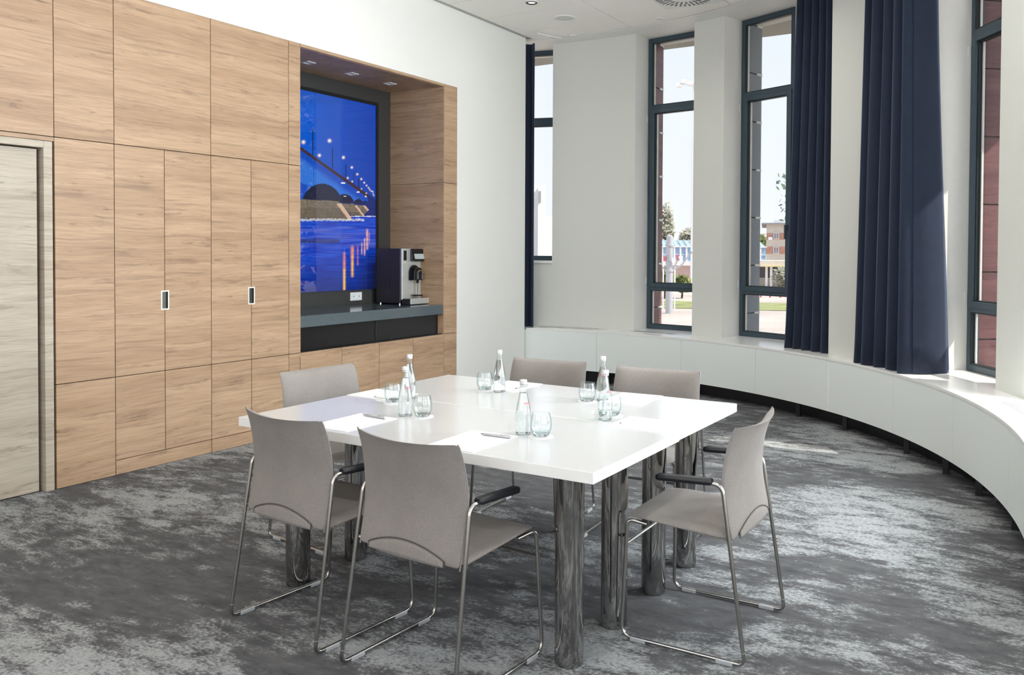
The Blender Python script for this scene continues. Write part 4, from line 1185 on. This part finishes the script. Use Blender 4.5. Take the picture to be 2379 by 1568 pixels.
def pad(x0, x1, y0, y1, rz, label):
    cx_, cy_ = (x0+x1)/2, (y0+y1)/2
    mb = MB(); mb.box(x0-cx_, x1-cx_, y0-cy_, y1-cy_, 0, 0.0025)
    o = mb.build('notepad', 'paper'); o.location = (cx_, cy_, ZT_); o.rotation_euler = (0, 0, rz)
    return tag(o, label, 'notepad', 'white notepads')
pad(2.335, 2.632, 2.365, 2.575, 0.02, 'white notepad before the chair next to the oak cupboards')
pad(2.322, 2.618, 1.748, 1.958, 0.03, 'white notepad with silver pen at the front table corner')
pad(2.966, 3.190, 1.270, 1.555, 0.01, 'white notepad with white pen at the table end')
pad(2.932, 3.142, 2.690, 2.962, 0.0, 'white notepad before the bluish grey chair')
pad(3.430, 3.722, 2.332, 2.345+0.197, 0.03, 'white notepad before the chair at the off-white wall corner')
pad(3.430, 3.722, 1.632, 1.842, 0.06, 'white notepad before the chair at the radiator cover')
def pen(a, b, mat_, label):
    a = Vector((a[0], a[1], ZT_+0.0072)); b = Vector((b[0], b[1], ZT_+0.0072)); d = (b-a); L = d.length
    t = tag(empty('pen', a, math.atan2(d.y, d.x)), label, 'pen', 'ballpoint pens on the notepads')
    q = MB(); q.tube([(0.012, 0, 0), (0.022, 0, 0), (L-0.004, 0, 0), (L, 0, 0)], [0.0028, 0.0045, 0.0045, 0.0038], 10); q.build('barrel', mat_, t)
    q = MB(); q.tube([(0, 0, 0), (0.012, 0, 0)], [0.0008, 0.0028], 8); q.build('tip', 'pen_tip', t)
    q = MB(); q.box(L-0.045, L-0.004, -0.0015, 0.0015, 0.004, 0.0065); q.build('clip', mat_, t)
pen((2.598, 2.530), (2.585, 2.392), 'pen_silver', 'silver pen on the notepad next to the oak cupboards')
pen((2.560, 1.884), (2.566, 1.750), 'pen_silver', 'silver pen on the notepad at the front table corner')
pen((3.012, 1.518), (3.145, 1.512), 'pen_white', 'white pen on the notepad at the table end')
pen((2.950, 2.80), (2.95, 2.72), 'pen_white', 'white pen on the notepad before the bluish chair')
pen((3.50, 2.36), (3.62, 2.36), 'pen_silver', 'silver pen on the notepad at the off-white wall corner')
pen((3.50, 1.82), (3.60, 1.79), 'pen_white', 'white pen on the notepad before the radiator cover')
# floor outlet set in the carpet
t = tag(empty('floor_outlet', (2.571, 3.189, 0)), 'round floor outlet lid set in the carpet near the cupboards', 'floor socket')
q = MB(); q.lathe([(0.056, 0.0), (0.056, 0.002), (0.050, 0.003), (0.048, 0.001)], 36, closed_bottom=False, closed_top=False); q.build('ring', 'seam_dark', t)
q = MB(); q.lathe([(0.048, 0.0), (0.048, 0.0015)], 36); q.build('lid', 'carpet', t)

# ------------------------------------------------------------------ outdoors
ZG = -0.25
q = MB(); q.add([(-60, -90, ZG), (150, -90, ZG), (150, 120, ZG), (-60, 120, ZG)], [(0, 1, 2, 3)])
tag(q.build('ground', 'ground'), 'pale paved square outside the windows', kind='structure')
def frame_at(px, dist):
    """local frame facing the camera at a pixel column: origin on the ground, right, away"""
    d = ray(px, 600); d = Vector((d.x, d.y, 0)).normalized()
    o = Vector((d.x*dist, d.y*dist, ZG)); r = Vector((d.y, -d.x, 0)); return o, r, d
def zpx(py, dist, px=1600):
    return at(px, py, dist).z
def face_box(mb, o, r, d, a0, a1, z0, z1, t0, t1, mi=0):
    c = r*((a0+a1)/2)+d*((t0+t1)/2)+Vector((0, 0, (z0+z1)/2-o.z))
    mb.obox(c, r, d, Vector((0, 0, 1)), abs(a1-a0)/2, abs(t1-t0)/2, abs(z1-z0)/2, mi)
def px2m(dpx, dist): return dpx/F_PX*dist*1.02
# street pole with arms and pennants
o_, r_, d_ = frame_at(1555.5, 23)
t = tag(empty('street_pole', o_), 'stout silver street pole with curved arms and red and white pennants', 'pole')
ht_ = zpx(549, 23)-ZG
q = MB(); q.lathe([(0.10, 0.0), (0.095, ht_*0.5), (0.09, ht_), (0.05, ht_+0.03)], 16); q.build('shaft', 'pole_metal', t)
for h in (zpx(573, 23)-ZG, zpx(632, 23)-ZG):
    q = MB(); q.lathe([(0.115, 0), (0.125, 0.04), (0.115, 0.08)], 16, (0, 0, h)); q.build('collar', 'pole_metal', t)
hb = zpx(630, 23)-ZG
for dx, dz in ((-0.29, 0.22), (0.62, 0.55), (0.25, 0.36), (-0.12, 0.4)):
    q = MB(); q.tube(fillet([(0, 0, hb), tuple(r_*(dx*0.5)+Vector((0, 0, hb+dz*0.25))), tuple(r_*dx+Vector((0, 0, hb+dz)))], 0.1, 4), 0.022, 8); ao = q.build('arm', 'pole_metal', t)
    q = MB(); c = r_*dx+Vector((0, 0, hb+dz)); q.lathe([(0.01, -0.05), (0.05, 0), (0.01, 0.05)], 10, tuple(c)); q.build('knob', 'post_white', ao)
for dx, dz, m_ in ((-0.14, 0.34, 'rail_red'), (0.09, 0.30, 'post_white'), (0.22, 0.38, 'rail_red'), (0.33, 0.36, 'post_white'), (-0.22, 0.30, 'post_white')):
    q = MB(); q.obox(r_*dx-d_*0.12+Vector((0, 0, hb+dz)), r_, d_, Vector((0, 0, 1)), 0.03, 0.01, 0.07); q.build('pennant', m_, t)
for px, lb in ((1541, 'slim white post between the wooden cladding fin and the street pole'), (1568, 'slim white post on the mast side of the street pole')):
    o_, r_, d_ = frame_at(px, 24.5); q = MB(); q.lathe([(0.022, 0), (0.022, zpx(618, 24.5)-ZG), (0.01, zpx(616, 24.5)-ZG)], 8)
    po = q.build('slim_post', 'post_white'); po.location = o_; tag(po, lb, 'post', 'slim white posts by the street pole')
o_, r_, d_ = frame_at(1607.5, 42)
t = tag(empty('floodlight_mast', o_), 'tall white floodlight mast with a cluster of lamps', 'mast')
hm = zpx(196, 42)-ZG
q = MB(); q.lathe([(0.09, 0), (0.05, hm), (0.05, hm+0.3)], 8); q.build('shaft', 'post_white', t)
q = MB(); q.tube([tuple(r_*-0.75+Vector((0, 0, hm))), tuple(r_*0.75+Vector((0, 0, hm)))], 0.04, 6); q.build('crossbar', 'post_white', t)
for dx, dz in ((-0.70, -0.05), (-0.48, 0.12), (-0.15, 0.02), (0.2, 0.1), (0.55, 0.0)):
    q = MB(); q.obox(r_*dx+Vector((0, 0, hm+dz)), r_, (d_+Vector((0, 0, -0.6))).normalized(), (Vector((0, 0, 1))+d_*0.6).normalized(), 0.13, 0.09, 0.11); q.build('floodlight', 'post_white', t, 0.03)
# glass pavilion with sloped roof
DP = 46.0
o_, r_, d_ = frame_at(1600, DP)
t = tag(empty('glass_pavilion', o_), 'low pavilion with blue glass bays and a sloped glass roof', 'building')
zz_ = lambda py: zpx(py, DP)-0
def pv(px): return px2m(px-1600, DP)
a0, a1 = pv(1500), pv(1772)
q = MB(); face_box(q, o_, r_, d_, a0, a1, ZG, zz_(617), 0, 6); q.build('base_wall', 'pink_wall', t)
q = MB(); face_box(q, o_, r_, d_, a0, a1, zz_(617), zz_(606), -0.15, 6); q.build('band', 'render_white', t)
nb = 20
for i in range(nb):
    b0 = a0+(a1-a0)*i/nb; b1 = a0+(a1-a0)*(i+1)/nb
    q = MB(); face_box(q, o_, r_, d_, b0+0.05, b1-0.05, zz_(606), zz_(592), 0.02, 0.1); q.build('pane', 'pane_blue', t)
    q = MB(); face_box(q, o_, r_, d_, b0+0.05, b1-0.05, zz_(591), zz_(574.5), 0.02, 0.1); q.build('pane', 'pane_blue', t)
    q = MB(); face_box(q, o_, r_, d_, b0-0.05, b0+0.05, zz_(606), zz_(573), -0.03, 0.1); q.build('mullion', 'render_white', t)
    za, zb = zz_(573), zz_(557)
    pts = [r_*(b0+0.06)+Vector((0, 0, za-ZG)), r_*(b1-0.06)+Vector((0, 0, za-ZG)), r_*(b1-0.06-0.25)+d_*1.6+Vector((0, 0, zb-ZG)), r_*(b0+0.06-0.25)+d_*1.6+Vector((0, 0, zb-ZG))]
    q = MB(); q.add([tuple(p) for p in pts]+[tuple(p-Vector((0, 0, 0.06))) for p in pts], [(0, 1, 2, 3), (7, 6, 5, 4), (0, 4, 5, 1), (1, 5, 6, 2), (2, 6, 7, 3), (3, 7, 4, 0)]); q.build('roof_pane', 'pane_blue', t)
q = MB(); face_box(q, o_, r_, d_, a0, a1, zz_(574.5), zz_(571.5), -0.05, 0.1); face_box(q, o_, r_, d_, a0, a1, zz_(592), zz_(591), -0.02, 0.1); q.build('rail', 'render_white', t)
q = MB(); face_box(q, o_, r_, d_, a0-0.3, a1-0.3, ZG, zz_(557), 1.7, 6); q.build('rear_wall', 'render_white', t)
# brick building seen through the window by the curtain
DB = 62.0
o_, r_, d_ = frame_at(1780, DB)
t = tag(empty('brick_building', o_), 'brick and cream block with white windows and a grey roof', 'building')
zb_ = lambda py: zpx(py, DB, 1800)
def pb(px): return px2m(px-1780, DB)
w_ = pb(1960)
for py0, py1, m_ in ((900, 606, 'render_cream'), (606, 590, 'render_cream'), (590, 572.5, 'brick_red'), (572.5, 557, 'render_cream'), (557, 541, 'brick_red'), (541, 521, 'render_cream')):
    z0_ = ZG if py0 == 900 else zb_(py0)
    q = MB(); face_box(q, o_, r_, d_, 0, w_, z0_, zb_(py1), 0, 9); q.build('storey_band', m_, t)
q = MB(); face_box(q, o_, r_, d_, -0.35, w_, zb_(521), zb_(518), -0.4, 9.4); q.build('cornice', 'roof_grey', t)
pts = [(-0.3, -0.3), (w_, -0.3), (w_, 9.3), (-0.3, 9.3)]
q = MB(); vs = [r_*a+d_*b+Vector((0, 0, zb_(518)-ZG)) for a, b in pts]+[r_*(1.5)+d_*3+Vector((0, 0, zb_(513)-ZG)), r_*w_+d_*3+Vector((0, 0, zb_(513)-ZG))]
q.add([tuple(v) for v in vs], [(0, 1, 5, 4), (2, 3, 4, 5), (3, 0, 4), (0, 3, 2, 1), (1, 2, 5)]); q.build('roof', 'roof_grey', t)
q = MB(); face_box(q, o_, r_, d_, pb(1797), pb(1816), zb_(515), zb_(508.5), 2.5, 4.5); q.build('chimney', 'render_white', t)
for px0 in (1795, 1843, 1891):
    for y0, y1 in ((556, 540.5), (590, 573)):
        q = MB(); face_box(q, o_, r_, d_, pb(px0), pb(px0+12.5), zb_(y0), zb_(y1), -0.10, 0.05); wo_ = q.build('window', 'render_white', t)
        for k in (0, 1):
            q = MB(); face_box(q, o_, r_, d_, pb(px0+1.4+5.4*k), pb(px0+5.6+5.4*k), zb_(y0-1.6), zb_(y1+1.6), -0.12, -0.10); q.build('pane', 'roof_grey', wo_)
q = MB(); face_box(q, o_, r_, d_, pb(1784), pb(1793), zb_(557.5), zb_(551), -0.5, 0); q.build('air_conditioner', 'render_white', t)
# podium with canopy in front of it
DK = 43.0
o_, r_, d_ = frame_at(1780, DK); zk = lambda py: zpx(py, DK, 1800)
def pk(px): return px2m(px-1780, DK)
t = tag(empty('shop_arcade', o_), 'single-storey arcade with a cream and yellow canopy and white columns', 'building')
q = MB(); face_box(q, o_, r_, d_, pk(1748), pk(1960), zk(616), zk(605), -1.0, 2); q.build('canopy', 'render_cream', t)
q = MB(); face_box(q, o_, r_, d_, pk(1748), pk(1960), zk(619), zk(616), -1.1, 2); q.build('canopy_edge', 'canopy_yellow', t)
q = MB(); face_box(q, o_, r_, d_, pk(1748), pk(1960), zk(647), zk(619), 1.2, 1.5); q.build('glazing', 'pane_dark', t)
q = MB(); face_box(q, o_, r_, d_, pk(1748), pk(1960), ZG, zk(647), 1.0, 1.5); q.build('low_wall', 'render_cream', t)
for px in (1752, 1781, 1791, 1840, 1880, 1930):
    q = MB(); face_box(q, o_, r_, d_, pk(px)-0.06, pk(px)+0.06, ZG, zk(618), -0.7, -0.5); q.build('column', 'post_white', t)
# white block behind the short window
DW = 34.0
o_, r_, d_ = frame_at(1230, DW); zw = lambda py: zpx(py, DW, 1250)
def pw(px): return px2m(px-1230, DW)
t = tag(empty('white_building', o_), 'plain white block seen through the short corner window', 'building')
q = MB(); face_box(q, o_, r_, d_, pw(1150), pw(1249), ZG, zw(424), 1.5, 8); face_box(q, o_, r_, d_, pw(1249), pw(1266), ZG, zw(430), 0, 8); q.build('wall', 'render_white', t)
q = MB(); face_box(q, o_, r_, d_, pw(1249), pw(1255.5), zw(470), zw(444), -0.05, 0.05); q.build('window', 'roof_grey', t)
q = MB(); face_box(q, o_, r_, d_, pw(1266), pw(1330), ZG, zw(500), 1, 8); q.build('annex', 'render_white', t)
# red railing on the square
DR = 32.0
o_, r_, d_ = frame_at(1790, DR)
t = tag(empty('red_railing', o_), 'low red railing across the paved square', 'railing')
zr = lambda py: zpx(py, DR, 1800)-ZG
for py in (684, 694):
    q = MB(); q.tube([tuple(r_*px2m(1745-1790, DR)+Vector((0, 0, zr(py)))), tuple(r_*px2m(1880-1790, DR)+Vector((0, 0, zr(py))))], 0.035, 6); q.build('rail', 'rail_red', t)
for px in (1748, 1770, 1790, 1812, 1834, 1856, 1878):
    c = r_*px2m(px-1790, DR); q = MB(); q.lathe([(0.035, 0), (0.035, zr(684))], 8, tuple(c)); q.build('post', 'rail_red', t)
q = MB(); 
o2, r2, d2 = frame_at(1800, 26)
for k in range(1):
    q.add([tuple(o2+r2*a+d2*b+Vector((0, 0, 0.012))) for a, b in ((-14, -1.2), (8, -1.2), (8, 2.5), (-14, 2.5))], [(0, 1, 2, 3)])
tag(q.build('lawn', 'grass'), 'strip of dry grass on the square', kind='structure')
# planting
def foliage(rnd, cx_, n, rx, rz, leafsize, hollow=0.35):
    mb = MB(); vs = []; fs = []
    for i in range(n):
        while True:
            p = Vector((rnd.uniform(-1, 1), rnd.uniform(-1, 1), rnd.uniform(-1, 1)))
            if hollow < p.length < 1.0: break
        p = Vector((p.x*rx, p.y*rx, p.z*rz))*(0.75+0.35*rnd.random())+cx_
        a = Vector((rnd.gauss(0, 1), rnd.gauss(0, 1), rnd.gauss(0, 1))).normalized(); b = a.orthogonal().normalized()
        s_ = leafsize*(0.6+0.8*rnd.random()); o = len(vs)
        vs += [p-a*s_, p+b*s_*0.45, p+a*s_, p-b*s_*0.45]; fs.append((o, o+1, o+2, o+3))
    mb.add([tuple(v) for v in vs], fs); return mb
def tree(px, py_top, py_bot, dist, wpx, mat_, label, n=1400, ls=0.16, name='tree', group='trees outside the windows', seed=1, cat='tree'):
    rnd = random.Random(seed)
    o_, r_, d_ = frame_at(px, dist); zt_ = zpx(py_top, dist, px)-ZG; zb2 = max(0.25, zpx(py_bot, dist, px)-ZG)
    t = tag(empty(name, o_), label, cat, group)
    c = Vector((0, 0, (zt_+zb2)/2)); rx = px2m(wpx/2, dist)
    fo = foliage(rnd, c, n, rx, (zt_-zb2)/2, ls).build('foliage', mat_, t); fo['kind'] = 'stuff'
    q = MB(); q.tube([(0, 0, 0), (0.05, 0, c.z*0.5), (0, 0.05, zb2+(zt_-zb2)*0.6)], [0.03+0.018*zt_, 0.02+0.012*zt_, 0.02], 8)
    for k in range(5):
        a = k*1.26+rnd.random(); zz0 = zb2*0.9+k*0.1*(zt_-zb2)
        q.tube([(0, 0, zz0), (math.cos(a)*rx*0.4, math.sin(a)*rx*0.4, zz0+(zt_-zb2)*0.2), (math.cos(a)*rx*0.75, math.sin(a)*rx*0.75, zz0+(zt_-zb2)*0.3)], [0.05, 0.03, 0.01], 6)
    q.build('trunk', 'bark', t); return t
tree(1543, 470, 600, 58, 46, 'leaf_pale', 'tall pale sparse tree behind the glass pavilion', 900, 0.22, seed=3)
tree(1600, 530, 600, 60, 44, 'leaf_pale', 'round pale tree behind the glass pavilion and its mast', 1100, 0.25, seed=4)
tree(1766, 545, 600, 80, 30, 'leaf_green', 'green tree beside the brick building', 1100, 0.25, seed=5)
tree(1545, 622, 714, 30, 44, 'leaf_green', 'green shrub behind the stout street pole', 1500, 0.11, 'shrub', 'shrubs outside the windows', 6, 'shrub')
tree(1585, 640, 714, 30.5, 38, 'leaf_green', 'spreading green shrub beside the slim white post', 1200, 0.11, 'shrub', 'shrubs outside the windows', 7, 'shrub')
tree(1824, 620, 695, 34, 52, 'leaf_pale', 'pale flowering shrub before the arcade', 1600, 0.12, 'shrub', 'shrubs outside the windows', 8, 'shrub')
# plane tree close to the facade: crown outside the frame, one twig reaching past the window by the curtain
rnd = random.Random(11)
t = tag(empty('plane_tree', (13.0, -1.6, ZG)), 'leafy tree close to the facade with a twig before the curtained window', 'tree')
q = MB(); q.tube([(0, 0, 0), (0.05, 0.1, 1.6), (0.0, 0.2, 3.4), (-0.2, 0.3, 6.0)], [0.2, 0.16, 0.12, 0.04], 10)
for k in range(9):
    a = k*0.75; z = 1.3+0.45*k; q.tube([(0, 0.12, z), (math.cos(a)*0.9, math.sin(a)*0.9, z+0.5), (math.cos(a)*1.9, math.sin(a)*1.9, z+0.9)], [0.08, 0.05, 0.015], 6)
tw = [Vector((0, 0.2, 3.0)), Vector((-1.2, 1.6, 3.1)), Vector((-2.2, 3.1, 2.9)), at(1828, 452, 11.0)-Vector((13.0, -1.6, ZG))]
q.tube([tuple(v) for v in tw], [0.09, 0.06, 0.03, 0.006], 6); q.build('trunk', 'bark', t)
fo = foliage(rnd, Vector((0, 0, 3.2)), 3200, 2.3, 3.0, 0.15, 0.15).build('foliage', 'leaf_green', t); fo['kind'] = 'stuff'
mb = MB(); vs = []; fs = []
for i in range(46):
    px = 1836-abs(rnd.gauss(0, 14)); py = rnd.uniform(405, 512)
    if px < 1803: px = 1806+rnd.random()*8
    p = at(px, py, 11.0+rnd.uniform(-0.25, 0.25))-Vector((13.0, -1.6, ZG))
    a = Vector((rnd.gauss(0, 1), rnd.gauss(0, 1), rnd.gauss(0, 0.8))).normalized(); b = a.orthogonal().normalized(); s_ = 0.038*(0.6+0.7*rnd.random()); o = len(vs)
    vs += [tuple(p-a*s_), tuple(p+b*s_*0.55), tuple(p+a*s_), tuple(p-b*s_*0.55)]; fs.append((o, o+1, o+2, o+3))
mb.add(vs, fs); fo = mb.build('twig_leaves', 'leaf_dark', t); fo['kind'] = 'stuff'
